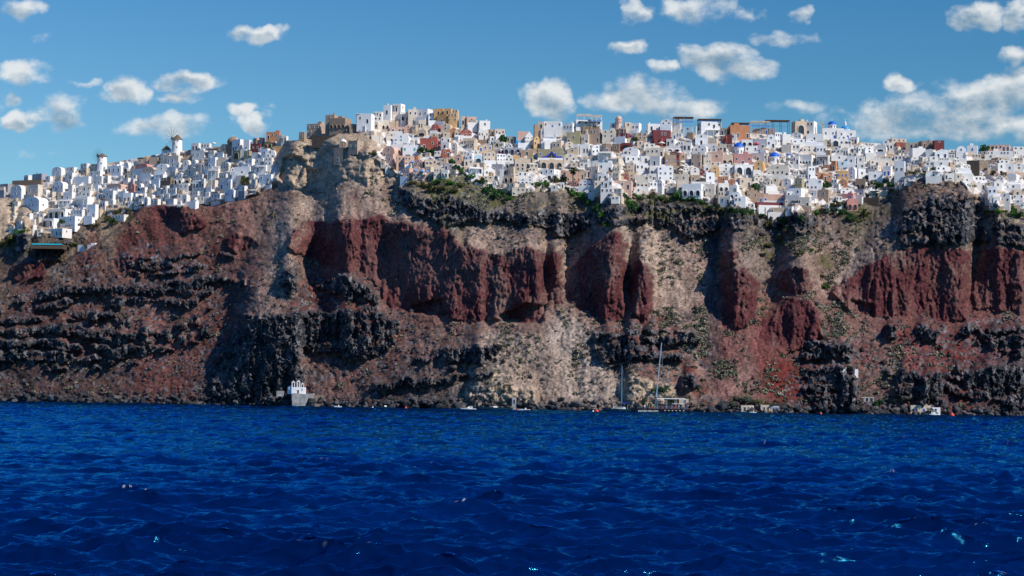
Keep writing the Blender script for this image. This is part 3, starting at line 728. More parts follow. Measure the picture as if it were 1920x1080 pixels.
HOUSES = []
def parse(text, ox, oy, s, umin=-1e9, umax=1e9):
    for ln in text.replace('\n', '|').split('|'):
        q = ln.split()
        if len(q) < 5: continue
        x0, y0, x1, y1 = [float(z) / s for z in q[:4]]
        u = ox + (x0 + x1) / 2
        if not umin <= u <= umax: continue
        HOUSES.append((ox + x0, oy + y0, ox + x1, oy + y1, q[4]))
parse('''-10 312 120 400 Yb11|110 272 510 312 Bb00|-30 345 60 440 Wb21|98 320 275 465 Wv31|280 320 450 445 Wb21|330 205 500 280 Yb31|250 220 335 280 Wb21|225 450 510 590 Wv41|545 130 690 225 Wv21|685 135 825 190 Wb21|690 195 800 265 Wb21|545 285 720 385 Wv41|480 230 560 290 Wb10|770 235 1000 300 Wb00|1020 230 1110 330 Wb11
820 330 1010 390 Wb31|830 385 990 455 Wb31|780 455 1000 540 Wb00|850 530 960 575 Wb11|620 480 780 545 Wb31|665 400 800 490 Wb11|500 580 760 680 Wb31A|740 590 930 665 Wb41|920 530 1045 670 Wb21|600 660 880 745 Wb21|440 680 620 770 Wb21A|440 790 760 865 Wb51|700 740 860 800 Wb10
850 95 960 150 Wb21|960 100 1040 150 Wb11|1040 130 1140 185 Wb21|1120 310 1364 375 Kv51|1080 385 1250 470 Wb31|1250 390 1364 490 Wb21|1190 640 1364 690 Wb41|940 180 1120 240 Wb21|820 960 1060 1005 Wb00|1130 120 1340 190 Wb31|1110 225 1180 300 Wb11''', 0, 290, 5.683)
parse('''50 540 190 605 Cb21|145 450 380 540 Pv11|100 480 195 545 Cv11|240 490 440 595 Cv21|420 450 600 560 Wv11|0 430 110 580 Wv11A|190 395 335 450 Cb21|330 370 460 465 Cb00|470 340 620 450 Wb21|545 350 755 445 Wb31|550 310 710 360 Wb21A|865 190 985 280 Wb21|985 195 1120 275 Wb31|870 285 1075 400 Wb31|1075 365 1148 480 Wb21
920 440 1075 540 Wb31|760 400 860 490 Wv11|600 440 760 520 Wb21|440 540 600 600 Wb31|600 540 700 600 Wb20|240 595 400 665 Wb21|400 590 560 670 Wb21|670 560 780 640 Wv21|780 520 1000 590 Wb41|880 590 1060 650 Wb31|480 630 650 690 Bb31|200 670 380 730 Wb20|60 700 180 790 Pv31|180 700 270 800 Wv11A|220 750 320 810 Wb21
330 710 440 790 Wv21|430 760 520 830 Wb21|500 730 590 820 Wb11|560 760 710 840 Wb41|710 700 850 790 Wb21|880 660 990 760 Wb21|990 640 1070 760 Wb11|1070 660 1148 800 Wb11|640 640 780 720 Wb21A|780 630 880 700 Wv11A|970 760 1060 850 Wb12|850 800 990 870 Wb31|0 820 130 930 Wb21|130 830 200 930 Wb11A|130 930 290 1005 Wb11|200 820 300 930 Wb31
270 870 350 980 Wv11|350 900 480 975 Wb21|400 930 540 970 Wb31|540 900 690 970 Wb41|690 840 830 900 Wb21|690 920 750 980 Wb11|750 850 850 950 Wb10|780 930 960 1005 Wb00|860 880 950 935 Wb21|945 870 1050 930 Wb21''', 230, 240, 6.753, 238)
parse('''285 200 400 330 Cv11|430 145 580 290 Wb31|580 150 680 290 Wb11|440 285 585 400 Gb11A|585 290 685 390 Gb11|675 200 815 310 Mb21|700 130 790 205 Kb11|780 120 850 200 Kb00|680 310 800 390 Wb00|800 260 920 380 Wb11|865 275 1000 400 Wv21|850 370 960 480 Wb22|870 50 1050 145 Ab31|1000 95 1100 210 Wb21|1060 100 1148 180 Wb21|840 170 990 250 Ov21A
960 230 1090 300 Ob00|250 370 400 440 Wv00|285 430 440 540 Wv31|130 370 260 510 Wb22|600 390 730 490 Wb21|740 380 860 470 Wb21|730 470 900 560 Wb21|800 420 900 480 Wb21|460 490 700 600 Wb11|270 580 400 665 Wb31r|400 585 530 670 Wb31r|130 510 290 640 Wb00|150 660 260 780 Wb11|260 680 480 770 Wb21|480 600 640 680 Wb00|500 735 640 810 Wb31|510 800 640 880 Yb11
340 790 510 900 Wb41|160 830 340 960 Wb32|110 840 230 940 Wb21|30 720 130 840 Wb21|0 840 110 950 Wb21|680 650 770 770 Wb11|770 590 980 690 Wb21|700 470 780 570 Wb10|220 780 330 830 Bb21|280 330 400 380 Wb21''', 370, 240, 6.753, 398)
parse('''120 350 410 470 Tb31|410 210 600 420 Tb12|470 260 810 430 Tb41A|900 190 1170 345 Wb21|1170 160 1310 260 Wb31|1170 240 1300 320 Wb21|1130 320 1290 410 Wv21A|930 390 1100 450 Wb00|1050 460 1210 540 Wv11|1100 530 1320 620 Wb00|0 480 110 620 Tb11|200 430 310 510 Wv11|630 620 755 720 Tv11|540 720 760 950 Tb11|760 610 1000 790 Tb21''', 560, 190, 8.306)
parse('''125 80 245 200 Wb11|240 65 395 165 Wb11|130 160 330 275 Wv31|330 165 470 285 Wb21A|430 135 560 250 Wb21|470 220 550 300 Wb11A|560 130 745 260 Wb21|690 180 795 305 Wb22|765 125 900 215 Ob11|890 125 1000 200 Ob11|800 200 990 315 Ob11|950 180 1080 300 Ob32|1000 140 1080 190 Cb20|90 265 205 390 Wv21A|205 275 480 360 Cb31|205 355 390 440 Kb21|385 335 500 440 Kv12
490 330 560 430 Cb11|560 270 660 370 Wb31|620 340 735 430 Wv00|730 320 850 430 Rv11|850 310 1000 420 Cv11|970 370 1060 470 Av00|550 390 700 480 Cv11A|735 440 870 500 Cb21|860 430 1020 500 Cb21|855 490 980 560 Wb31|590 500 820 640 Rb21|780 580 850 640 Rb11|145 430 300 560 Wv11|250 440 470 600 Wv32t|460 540 520 700 Wb10|370 590 620 710 Wb41t|0 470 110 540 Wb00
110 600 330 770 Kv31|150 700 290 840 Kb11|280 720 380 900 Kb12|380 730 520 860 Kb32|500 720 590 800 Ab11|510 770 660 860 Kv21|370 880 500 1010 Kb22|500 880 650 1000 Kb32|650 860 760 960 Wb31|760 880 900 1000 Wb42|640 770 800 860 Cb31|860 640 975 740 Rb21|855 550 980 640 Wb11|985 555 1080 700 Wv12|880 820 1010 910 Yb21b|860 900 960 990 Wb21A|540 960 740 1040 Kb21|340 620 430 720 Ab11''', 700, 185, 6.75)
parse('''160 50 220 160 Cb11|215 60 360 160 Kb11|280 100 370 180 Wb11|370 110 535 215 Wb11|215 165 340 240 Wv11A|80 215 200 320 Cv21|150 220 300 330 Rv31|375 230 510 350 Wb41|500 220 570 300 Cb11|570 215 720 310 Cb31|740 310 860 400 Cb21|880 245 1020 420 Kb00|960 245 1075 450 Wg43|510 310 650 400 Wb21|510 360 570 440 Lb11|570 350 660 450 Wb21|185 330 370 450 Cb31|230 360 370 490 Cb21
30 390 200 550 Wv32|380 415 560 510 Cb31|380 350 510 420 Tb00|210 505 330 620 Wv21b|325 540 435 640 Lv11A|430 510 600 640 Cb32|600 530 730 640 Wb32|720 540 830 640 Wv21|700 455 930 540 Yb31A|920 480 1075 550 Tb11|830 590 1040 710 Cb31|1000 550 1080 640 Gb21b|550 660 710 800 Yb21|690 710 770 790 Yb11b|240 700 440 780 Wb31|430 700 600 820 Wg21|470 760 580 820 Ob21|440 810 630 870 Wb31
650 720 700 900 Wb00|760 690 860 800 Cb31|700 800 880 900 Cb21A|860 690 980 770 Wb21|880 760 1010 830 Wb21|740 900 890 980 Wb21|870 840 1030 930 Wv31|900 900 1000 970 Wb31|800 960 1080 1030 Wb51|1000 800 1075 920 Wv12|830 550 910 600 Ob00|90 560 190 650 Kb11|190 600 320 680 Wb21|280 660 400 715 Wb21''', 840, 210, 6.75, 860)
parse('''125 305 215 450 Ov21|140 155 200 215 Tb00|195 120 280 210 Wb11|270 115 505 220 Wb51b|135 215 320 330 Wb00|220 215 510 290 Wb51b|250 285 490 345 Wb41b|220 340 540 390 Wb41|510 140 680 260 Wb31|650 105 1010 190 Wb41|710 175 1010 215 Bb41|720 215 845 310 Wb21|845 210 1000 380 Tb32|555 255 745 400 Gb31|740 280 850 410 Wb21|370 375 510 480 Cb21|230 370 370 470 Wb11|515 375 650 480 Wv11|640 405 720 540 Wb11|560 465 720 530 Cb11
190 470 520 610 Gb51b|60 550 200 680 Cb32|200 605 515 730 Cb31A|205 725 480 810 Wb31|300 790 480 860 Wb21A|480 735 545 850 Kb11|520 525 690 640 Wv21|540 740 700 900 Kb22|700 720 840 850 Cg31|720 410 850 520 Wb31|850 415 1010 540 Wv31|1000 400 1080 520 Tb11|820 545 1000 640 Cv11|715 600 870 650 Wb41b|720 640 840 710 Wb21|840 690 1000 790 Wb31|880 770 1080 870 Wb21b|710 855 900 960 Wv31|830 930 980 1030 Wb32|900 870 1080 970 Wb41|580 880 740 950 Pb21|590 945 720 990 Wb11''', 980, 210, 6.75, 1000, 1136)
parse('''60 225 235 390 Wb23|235 200 425 280 Cb41|240 270 435 340 Mb21|245 335 450 400 Cb41|430 140 560 260 Wb21|445 260 680 320 Cb31|450 300 620 370 Tb31|340 130 430 210 Wb11|165 140 230 230 Wb11|620 150 840 240 Wb21|680 230 930 340 Mb51|690 335 870 420 Rb21A|800 90 970 180 Wv21|920 250 1080 350 Wb41|960 90 1080 190 Wb31|870 340 1000 430 Wb21|70 400 185 520 Tb11|185 405 290 505 Bb11|280 390 455 460 Mv11A|590 400 730 460 Wb21|320 445 560 560 Wv31|360 490 500 570 Wb21
610 455 870 560 Wb41|870 425 1080 520 Wv21A|915 500 1080 580 Rb31|850 540 1000 680 Tb41|960 610 1080 700 Tb21|960 680 1080 780 Tb31|330 560 560 650 Wb31|350 640 480 760 Wb33|130 590 330 650 Wb41|0 500 210 590 Wb31|480 650 640 760 Wb31|550 560 680 640 Wb11|660 560 850 680 Wb11|660 680 960 800 Wb51|760 690 960 870 Wb33|720 850 860 960 Wv31|640 890 850 960 Wb41|640 780 760 880 Wb41|490 800 660 970 Wb32|400 780 480 890 Wv11|305 780 400 850 Rb21|190 770 300 870 Wb22
190 700 300 770 Wb31|20 640 200 760 Wb31|0 780 160 870 Wb21|200 870 460 980 Kb31|210 970 340 1060 Wb22|40 870 220 960 Wb31|40 960 210 1050 Wb31|870 900 1030 990 Wv21|960 790 1080 890 Wb31|1000 880 1080 1010 Wb11|850 950 960 1000 Bb20|0 440 70 540 Wv11''', 1120, 210, 6.75, 1130)
parse('''300 110 560 190 Wb41|120 170 250 220 Lb11|260 160 330 250 Wb11|355 180 550 280 Wb21|550 180 640 260 Cb21|640 150 880 290 Ab41|545 270 625 350 Rb11|620 250 680 380 Mb00|645 250 740 320 Wb11|165 230 260 310 Tb22|260 245 410 370 Wv11|350 290 540 380 Cv00|120 340 230 430 Wb21|235 370 425 460 Wv21|430 370 530 460 Wv11b|530 360 620 450 Wb21|215 470 350 610 Tb32|430 450 600 560 Kb11|560 480 690 600 Cb21A|350 470 440 590 Wb32|200 620 310 700 Wv11|270 645 370 695 Mg11
355 605 440 700 Wb11|430 610 540 720 Ov11|530 655 660 725 Wv21|360 560 550 620 Wb31|520 580 690 680 Wv30|210 710 410 810 Tb41|110 805 370 950 Wb31A|70 870 160 930 Wv10|370 810 500 960 Wb31|370 680 480 810 Wb10|515 725 640 810 Ab11|630 750 720 820 Ag11|510 800 640 900 Wb21A|640 825 760 910 Wb41|520 890 660 970 Wb41|650 900 780 980 Wb21A|540 960 700 1040 Wb21|700 950 840 1040 Wb31|455 965 540 1010 Av11|380 930 510 990 Wb31|740 740 900 840 Cb21|690 590 910 710 Wb21A|690 680 760 740 Cv11|840 880 960 1000 Tb31|0 700 210 800 Wb51|780 310 910 400 Wb21A|820 380 960 470 Wb31|695 470 915 600 Pb31''', 1260, 210, 6.0, 1272)
parse('''60 120 330 180 Tb41|490 40 640 180 Cb11A|590 40 760 190 Wb32|70 230 210 340 Yb21|0 290 70 330 Wb10|210 180 310 330 Wv21|290 160 375 290 Wb32|370 180 470 290 Wb00|470 160 620 230 Wv31|630 175 840 290 Wb11|470 230 620 290 Wb20|370 290 500 370 Wb00|480 290 580 360 Wb21|580 300 740 380 Wv31|740 300 860 400 Wb31|620 230 760 300 Wv21|760 250 860 310 Wb10|560 400 740 500 Wb41A|740 400 900 510 Wb41|490 410 570 500 Wb20|830 350 909 410 Tb20|75 460 205 600 Ov11|0 510 60 620 Wb11|60 560 150 650 Wb10
640 525 730 650 Wb22|710 590 830 650 Ab21|810 510 909 570 Ab11|800 600 909 680 Ab21|510 650 620 750 Gb21|370 650 510 740 Wv10|60 610 180 690 Wv21|180 640 270 740 Wv20|270 640 350 720 Wb11|180 730 330 810 Wb00|340 760 430 810 Yv11|430 755 630 850 Wb21|420 790 560 870 Wb30|630 660 830 780 Wb42|545 850 700 960 Wb31|555 940 690 990 Bb10|660 780 780 870 Wb11|760 770 909 870 Tb11|10 800 180 910 Tb31|170 820 410 910 Kb41|80 905 390 960 Mb00|110 950 240 1010 Wv20|250 960 420 1050 Cb31|410 950 510 1020 Wb21|100 400 250 470 Wb31|70 340 260 400 Wv11
210 500 480 640 Wv51''', 1400, 220, 5.68, 1410)
parse('''130 330 230 420 Wv21|220 350 320 430 Wb31|200 200 300 320 Wv21|100 240 210 330 Wb11A|300 260 350 330 Wb10|360 310 410 390 Wv10|400 310 480 400 Wv21|470 330 590 420 Wv10|600 305 770 410 Wv11A|760 280 820 400 Wb11|690 260 770 310 Wb11|500 405 600 470 Wb00|560 440 820 490 Cb41|530 485 820 550 Wb51|520 540 680 620 Wb31|690 550 810 660 Wb21b|530 610 700 720 Wb11|820 490 960 680 Wb21|820 430 960 490 Wb30|840 280 950 335 Rb31|760 240 960 290 Cb31|110 430 290 490 Wb10|180 490 290 570 Lb11|290 440 400 550 Wb11|400 440 500 530 Wb10
360 525 510 590 Wb21|0 450 110 560 Wb41|300 555 410 690 Wv12b|400 580 500 690 Wb10|110 490 180 600 Ab11|180 600 310 720 Ob31b|190 700 310 800 Av11|155 745 220 810 Wb21|0 690 40 820 Wb10|380 690 510 810 Bb21A|360 810 520 895 Yb21|520 810 650 895 Wb21|630 820 740 895 Wb00|200 790 370 870 Wv20|220 860 410 960 Pb31b|265 910 410 1040 Pv21A|145 1010 230 1065 Lv11|300 400 430 460 Wb20|330 220 430 300 Wb20''', 1540, 220, 6.0, 1555)
parse('''130 125 320 200 Cb31|320 105 510 190 Bb21|510 95 650 150 Mb10|525 210 720 340 Wg21|400 220 530 300 Wb00|200 200 400 320 Wb00|450 310 570 380 Wb11|580 330 730 380 Wb41|810 170 960 370 Wv32b|960 165 1125 290 Wb11|980 280 1150 350 Wb41|1150 240 1280 310 Wb10|1240 155 1580 245 Kb61|1230 240 1600 310 Wb81|1580 180 1728 240 Wb21|1580 230 1728 320 Wb41|1200 285 1360 360 Wb10|1360 320 1520 400 Cb21|1250 360 1380 400 Tb20|1380 360 1530 420 Wb21|1590 330 1728 380 Wb30|1350 410 1480 510 Wb10|1470 410 1620 540 Wb11|1600 400 1728 510 Wv10|510 380 720 460 Wb10|520 450 740 520 Wb31
400 500 640 610 Wv10|650 540 790 620 Wb31|780 540 890 650 Wb11|820 470 1020 570 Wv00|1020 500 1175 580 Wv32|1000 580 1210 660 Wb41|890 610 1010 660 Wb10|1030 670 1250 760 Wb20|1240 720 1370 860 Wb20|1260 860 1400 1000 Wb30|1390 800 1580 960 Wv21|1430 690 1728 770 Wb41|1490 540 1680 640 Wv41A|1480 650 1660 730 Wv31A|1320 540 1420 590 Kv11|1310 650 1430 760 Wb10|1580 830 1728 900 Wb30|1590 900 1728 950 Wb10|1530 970 1670 1030 Tb00''', 1680, 250, 7.2, 1702)
# more of the same streets just outside the frame, so that the town does not stop at its edge
for k in range(26):
    u = 1930 + k * 11 + rng.uniform(-4, 4); v = 300 + rng.random() * 80
    HOUSES.append((u, v - rng.uniform(9, 15), u + rng.uniform(14, 26), v, rng.choice(('Wb21', 'Wb31', 'Wv21', 'Cb21', 'Wb11'))))
    if k < 16:
        u = -20 - k * 9; v = 375 + rng.random() * 60
        HOUSES.append((u - 22, v - rng.uniform(9, 15), u, v, rng.choice(('Wb21', 'Wv21', 'Cb21', 'Wb11'))))

# the gaps between are filled with smaller houses of the same kind
cov = np.zeros((300, 1960), bool)
for hd in HOUSES:
    cov[max(0, int(hd[1]) - 200):max(0, int(hd[3]) - 200), max(0, int(hd[0])):max(0, int(hd[2]))] = True
rf = random.Random(21); nfill = 0
for k in range(9000):
    if nfill >= 170: break
    u = rf.uniform(20, 1930); vt_ = float(np.interp(u, ug, vsky)); vb_ = float(np.interp(u, ug, vedge))
    if 515 < u < 715: continue
    v = rf.uniform(vt_ + 8, vb_ - 1); w_ = rf.uniform(9, 17); h_ = rf.uniform(7, 11)
    sl = cov[int(v - h_) - 200:int(v) - 200, max(0, int(u - w_ / 2)):int(u + w_ / 2)]
    if sl.size == 0 or sl.mean() > .3: continue
    HOUSES.append((u - w_ / 2, v - h_, u + w_ / 2, v, rf.choice(('Wb11', 'Wb21', 'Wv11', 'Wb21', 'Cb11', 'Wv21', 'Ib21'))))
    cov[int(v - h_) - 200:int(v) - 200, max(0, int(u - w_ / 2)):int(u + w_ / 2)] = True; nfill += 1

def place_base(u, v):
    Yd = depth_at(u, v)
    return Yd, at(u, v, Yd)
def rot_for(u, r):
    if u < 500: return -R_(r.uniform(18, 42))
    if u < 700: return -R_(r.uniform(8, 34))
    return R_(r.choice((-22, -14, -9, -5, 3, 9, 14)) + r.uniform(-3, 3)) - R_(3)
WORDN = {1: 'one', 2: 'two', 3: 'three', 4: 'four', 5: 'five', 6: 'six', 8: 'eight'}
info = []
for i, hd in enumerate(HOUSES):
    info.append(((hd[2] - hd[0]) * (hd[3] - hd[1]), i))
inside = [x for x in info if HOUSES[x[1]][0] > -12 and HOUSES[x[1]][2] < 1935]
inside.sort(reverse=True)
KEEP = set(i for a, i in inside[:290])
house_roots = []
rest = MB()
REST_MATS = [WALL[k] for k in PAL] + [GLASS_SHADE]
RIDX = {k: i for i, k in enumerate(PAL)}
def house(i, hd):
    u0, v0, u1, v1, code = hd
    r = random.Random(i * 13 + 5)
    ck, ty = code[0], code[1]; nx, ny = int(code[2]), int(code[3]); flags = code[4:]
    u = (u0 + u1) / 2
    if ck == 'W' and r.random() < (0.26 if 690 < u < 1560 else 0.10): ck = 'I'
    Yd, P = place_base(u, v1)
    mpp = Yd / FPX
    wa = (u1 - u0) * mpp; h = (v1 - v0) * mpp
    th = rot_for(u, r)
    d = min(max(wa * (0.75 if u > 560 else 0.42), 2.4), 7.5)
    wf = (wa - d * abs(math.sin(th))) / math.cos(th)
    if wf < (0.62 if u > 560 else 0.62) * wa:
        th *= 0.4; d = min(d, wa * 0.6); wf = (wa - d * abs(math.sin(th))) / math.cos(th)
    # move so that the seen box stays centred
    P = P + np.array([-0.5 * d * math.sin(-th) * 0.9, -0.4, 0.0])
    sink = 4.0 if v1 < float(np.interp(u, ug, vedge)) - 8 else 1.3
    hb = h if ty == 'b' else h * (0.62 if ty == 'v' else 0.7)
    storeys = max(1, min(4, int(round(h / 3.4))))
    wall = body_mb(wf, d, hb, sink, 0.4 if ty == 'b' else 0.05)
    pane = GRED if 'r' in flags else GBLUE if 'b' in flags else GTEAL if 't' in flags else (GLASS_SHADE if r.random() < .82 else r.choice((GBLUE, GLASS_SHADE, TIMBER)))
    ops = []
    if 'A' in flags:
        n = max(1, nx)
        aw = min(wf / n * 0.72, 3.6); ah = min(hb * 0.74, aw * 1.25)
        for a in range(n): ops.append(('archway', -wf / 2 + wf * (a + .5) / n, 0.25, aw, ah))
    else:
        rows = max(ny, 1) if nx else 0
        for b in range(rows):
            z = hb * (b + 0.36) / rows if rows > 1 else hb * 0.42
            for a in range(nx):
                x = -wf / 2 + wf * (a + .5) / nx + r.uniform(-.12, .12)
                ww = min(0.95, wf / nx * 0.5); wh = min(1.35, hb / rows * 0.42)
                if b == 0 and r.random() < 0.4 and hb / rows > 2.6: ops.append(('door', x, 0.06, min(1.15, wf / nx * .6), min(2.2, hb / rows * .68)))
                else: ops.append(('window', x, z, ww, wh))
        if len(ops) > 2: ops = [o_ for o_ in ops if r.random() > .22] or ops[:1]
        if ty == 'v' and nx: ops.append(('window', 0, hb + (h - hb) * 0.15, min(.9, wf * .2), min(1.0, (h - hb) * .5)))
    return dict(i=i, u=u, v=(v0 + v1) / 2, v1=v1, P=P, th=th, wf=wf, d=d, h=h, hb=hb, ty=ty, ck=ck, wall=wall, pane=pane, ops=ops, r=r, storeys=storeys, code=code, mpp=mpp)
for i, hd in enumerate(HOUSES):
    H = house(i, hd)
    r = H['r']; wf, d, h, hb = H['wf'], H['d'], H['h'], H['hb']
    if i in KEEP:
        root = empty('house', H['P'], H['th'])
        H['wall'].build('wall', [WALL[H['ck']]], root)
        if H['ty'] == 'v':
            o = vault_mb(wf, d, h - hb).build('vault_roof', [WALL[H['ck']]], root); o.location = (0, 0, hb)
        elif H['ty'] == 'g':
            m = MB(); m.prism([(-wf / 2, 0), (wf / 2, 0), (0, h - hb)], 0, d)
            o = m.build('gable_roof', [WALL[H['ck']]], root); o.location = (0, 0, hb)
        H['extra'] = ''
        for kind, x, z, ww, wh in H['ops']:
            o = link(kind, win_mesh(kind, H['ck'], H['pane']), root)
            o.location = (x, 0, z); o.scale = (ww, 1, wh)
        # a window in the flank that shows
        if d > 4.2 and hb > 3 and abs(H['th']) > .1 and H['code'][2] != '0':
            sx = 1 if H['th'] < 0 else -1
            o = link('window', win_mesh('window', H['ck'], H['pane']), root)
            o.location = (sx * wf / 2, d * .45, hb * .45); o.rotation_euler = (0, 0, sx * math.pi / 2); o.scale = (.85, 1, 1.15)
        q = r.random()
        if H['ty'] == 'b' and wf > 3.4:
            m = MB()
            if q < 0.26:
                x = r.uniform(-wf * .3, wf * .2); m.box(x, d * .4, hb - .42, x + min(2.4, wf * .3), d * .85, hb + r.uniform(.8, 1.5)); m.build('stair_hut', [WALL[H['ck']]], root)
            elif q < 0.52:
                x = r.uniform(-wf * .35, wf * .35); m.box(x - .3, d * .5, hb - .42, x + .3, d * .5 + .6, hb + .9); m.box(x - .4, d * .5 - .1, hb + .9, x + .4, d * .5 + .7, hb + 1.05)
                m.build('chimney', [WALL[H['ck']]], root)
            elif q < 0.66 and wf > 4.5 and 2.5 < hb < 5.5 and H['ck'] in 'WIC' and not 515 < H['u'] < 715:
                m.box(-wf * .42, -1.9, hb * .72, wf * .42, -.02, hb * .72 + .1)
                for sx in (-1, 0, 1): m.box(sx * wf * .38 - .06, -1.8, -1.5, sx * wf * .38 + .06, -1.68, hb * .72)
                m.build('porch_shade', [r.choice((WALL['W'], TIMBER, WALL['W'], CANVAS))], root); H['extra'] = 'porch'
            elif q < 0.86 and not 515 < H['u'] < 715:
                # a walled yard in front
                m.box(-wf * .5, -2.6, -4, wf * .5, -2.35, .75); m.box(-wf * .5, -2.35, -4, wf * .5, -.02, -.2)
                m.build('yard_wall', [WALL['W'] if r.random() < .8 else WALL[H['ck']]], root); H['extra'] = 'yard'
        elif H['ty'] == 'v' and q < 0.4:
            m = MB(); m.box(-wf * .5, -2.4, -4, wf * .5, -2.15, .7); m.box(-wf * .5, -2.15, -4, wf * .5, -.02, -.2); m.build('yard_wall', [WALL['W']], root); H['extra'] = 'yard'
        house_roots.append((root, H))
    else:
        M = Matrix.Translation(Vector(H['P'])) @ Matrix.Rotation(H['th'], 4, 'Z')
        rest.add(H['wall'].v, H['wall'].f, RIDX[H['ck']], M)
        if H['ty'] == 'v':
            vm = vault_mb(wf, d, h - hb); rest.add(vm.v, vm.f, RIDX[H['ck']], M @ Matrix.Translation((0, 0, hb)))
        elif H['ty'] == 'g':
            vm = MB(); vm.prism([(-wf / 2, 0), (wf / 2, 0), (0, h - hb)], 0, d); rest.add(vm.v, vm.f, RIDX[H['ck']], M @ Matrix.Translation((0, 0, hb)))
        for kind, x, z, ww, wh in H['ops']:
            me_ = win_mesh(kind, H['ck'], H['pane'])
            Mo = M @ Matrix.Translation((x, 0, z)) @ Matrix.Diagonal((ww, 1, wh, 1))
            vv = [v_.co for v_ in me_.vertices]
            for pi_ in (0, 1):
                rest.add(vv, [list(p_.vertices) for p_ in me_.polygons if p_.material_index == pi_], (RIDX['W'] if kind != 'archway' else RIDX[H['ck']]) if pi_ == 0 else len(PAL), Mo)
setprops(rest.build('small_houses', REST_MATS), 'small white cubic houses packed between the larger ones on the hillside', 'houses', kind='stuff')

# labels: look first, then the neighbour one can find
def describe(H):
    w = H['wf']
    size = 'tiny' if w * H['h'] < 11 else 'small' if w * H['h'] < 18 else 'wide' if w > 2.0 * H['h'] else 'tall' if H['h'] > 1.15 * w else 'large' if w * H['h'] > 42 else 'plain'
    roof = {'b': 'flat-roofed', 'v': 'barrel-vaulted', 'g': 'gabled'}[H['ty']]
    nx = int(H['code'][2])
    if 'A' in H['code'][4:]: op = 'with %s dark arch%s' % (WORDN[nx], '' if nx == 1 else 'es')
    elif nx == 0: op = 'with a blank front'
    else:
        n = len(H['ops'])
        col = 'blue ' if H['pane'] is GBLUE else 'red ' if H['pane'] is GRED else 'teal ' if H['pane'] is GTEAL else ''
        op = 'with %s %s%s' % ({1: 'one', 2: 'two', 3: 'three', 4: 'four', 5: 'five', 6: 'six'}.get(n, 'many'), col, 'opening' if n == 1 else 'openings')
    return '%s %s %s house' % (size, PNAME[H['ck']], roof), op
def direction(du, dv):
    a = math.degrees(math.atan2(-dv * 1.3, du))
    return ['right of', 'up right of', 'above', 'up left of', 'left of', 'down left of', 'below', 'down right of'][int(((a + 382.5) % 360) // 45)]
buck = {}
for root, H in house_roots:
    best = min(LM, key=lambda L: (L[1] - H['u']) ** 2 + ((L[2] - H['v']) * 1.4) ** 2)
    a, op = describe(H)
    H['lab'] = (a, op, direction(H['u'] - best[1], H['v'] - best[2]), best[0])
    H['dist'] = math.hypot(best[1] - H['u'], best[2] - H['v'])
    buck.setdefault(H['lab'], []).append((H['dist'], root, H))
ORD = ['nearest', 'second nearest', 'third nearest', 'fourth nearest', 'fifth nearest', 'sixth nearest', 'seventh nearest']
for k, lst in buck.items():
    lst.sort(key=lambda x: x[0])
    for n, (dd, root, H) in enumerate(lst):
        s = '%s %s %s %s' % k
        if len(lst) > 1: s = '%s %s, %s, %s' % (k[0], k[1], ORD[n], k[2].replace(' of', '') + ' of ' + k[3] if k[2].endswith('of') else k[2] + ' ' + k[3])
        if len(s.split()) > 16: s = s.replace(' house', '', 1) if len(s.split()) == 17 else s.replace(k[0] + ' ', k[0].split(' ', 1)[1].replace(' house', '') + ' ', 1)
        setprops(root, s, 'house', 'houses stepping down the hillside')
# ------------------------------------------------------------------ landmarks of the town
def base(u, v, dy=0.0):
    Yd, P = place_base(u, v)
    P = np.array(P); P[1] += dy
    return Yd / FPX, P
def dome_prof(r, z, k=0.92, n=8):
    return [(r * math.cos(math.pi / 2 * i / n), z + r * k * math.sin(math.pi / 2 * i / n)) for i in range(n)] + [(0.02, z + r * k)]
def windmill(u, v, w, hbody, hcone, label, spoke_r, face, dark=False):
    s, P = base(u, v)
    root = empty('windmill', P)
    r = w * s / 2; h = hbody * s; hc = hcone * s
    m = MB(); m.lathe([(r * 1.06, -3), (r, 0), (r * .93, h), (0.01, h)], 24); m.build('tower', [WALL['W']], root)
    m = MB(); n = 24
    m.lathe([(r * 1.08, h - .25), (r * 1.0, h), (r * .55, h + hc * .5), (r * .08, h + hc), (0.01, h + hc)], n); m.build('thatched_cap', [THATCH], root)
    for a, z in ((-0.35, .55), (0.3, .8), (0.1, .25)):
        o = link('window', win_mesh('window', 'W', GLASS_SHADE), root)
        o.location = (r * .985 * math.sin(a), -r * .985 * math.cos(a), h * z); o.rotation_euler = (0, 0, a); o.scale = (.7, 1, .9)
    if spoke_r:
        R = spoke_r * s; c = Vector((math.sin(face) * (r + .9), -math.cos(face) * (r + .9), h + hc * .12))
        wh = empty('sail_wheel', c); wh.parent = root; wh.rotation_euler = (0, 0, face)
        m = MB(); m.tube((0, r + .6, 0), (0, -.5, 0), .22, .18); m.build('hub', [TIMBER], wh)
        for k in range(12):
            a = k * math.pi / 6 + .13
            m = MB(); m.tube((0, 0, 0), (R * math.cos(a), 0, R * math.sin(a)), .085, .045, 6); m.build('spar', [TIMBER], wh)
        m = MB()
        for k in range(12):
            a, b = k * math.pi / 6 + .13, (k + 1) * math.pi / 6 + .13
            m.tube((R * .97 * math.cos(a), 0, R * .97 * math.sin(a)), (R * .97 * math.cos(b), 0, R * .97 * math.sin(b)), .012, .012, 4)
        m.build('rigging', [TIMBER], wh)
    return setprops(root, label, 'windmill', 'windmills on the left ridge')
windmill(191, 314, 19, 21, 6, 'short round white windmill with a worn brown cap and bare spokes', 13, -.55)
windmill(332, 284, 19.5, 23, 9, 'tall white windmill with pointed thatched cap and wide spoke wheel', 22, -.75)
windmill(312, 290, 18.5, 9, 9, 'low squat mill tower with pointed thatched cap and no spokes', 0, 0)

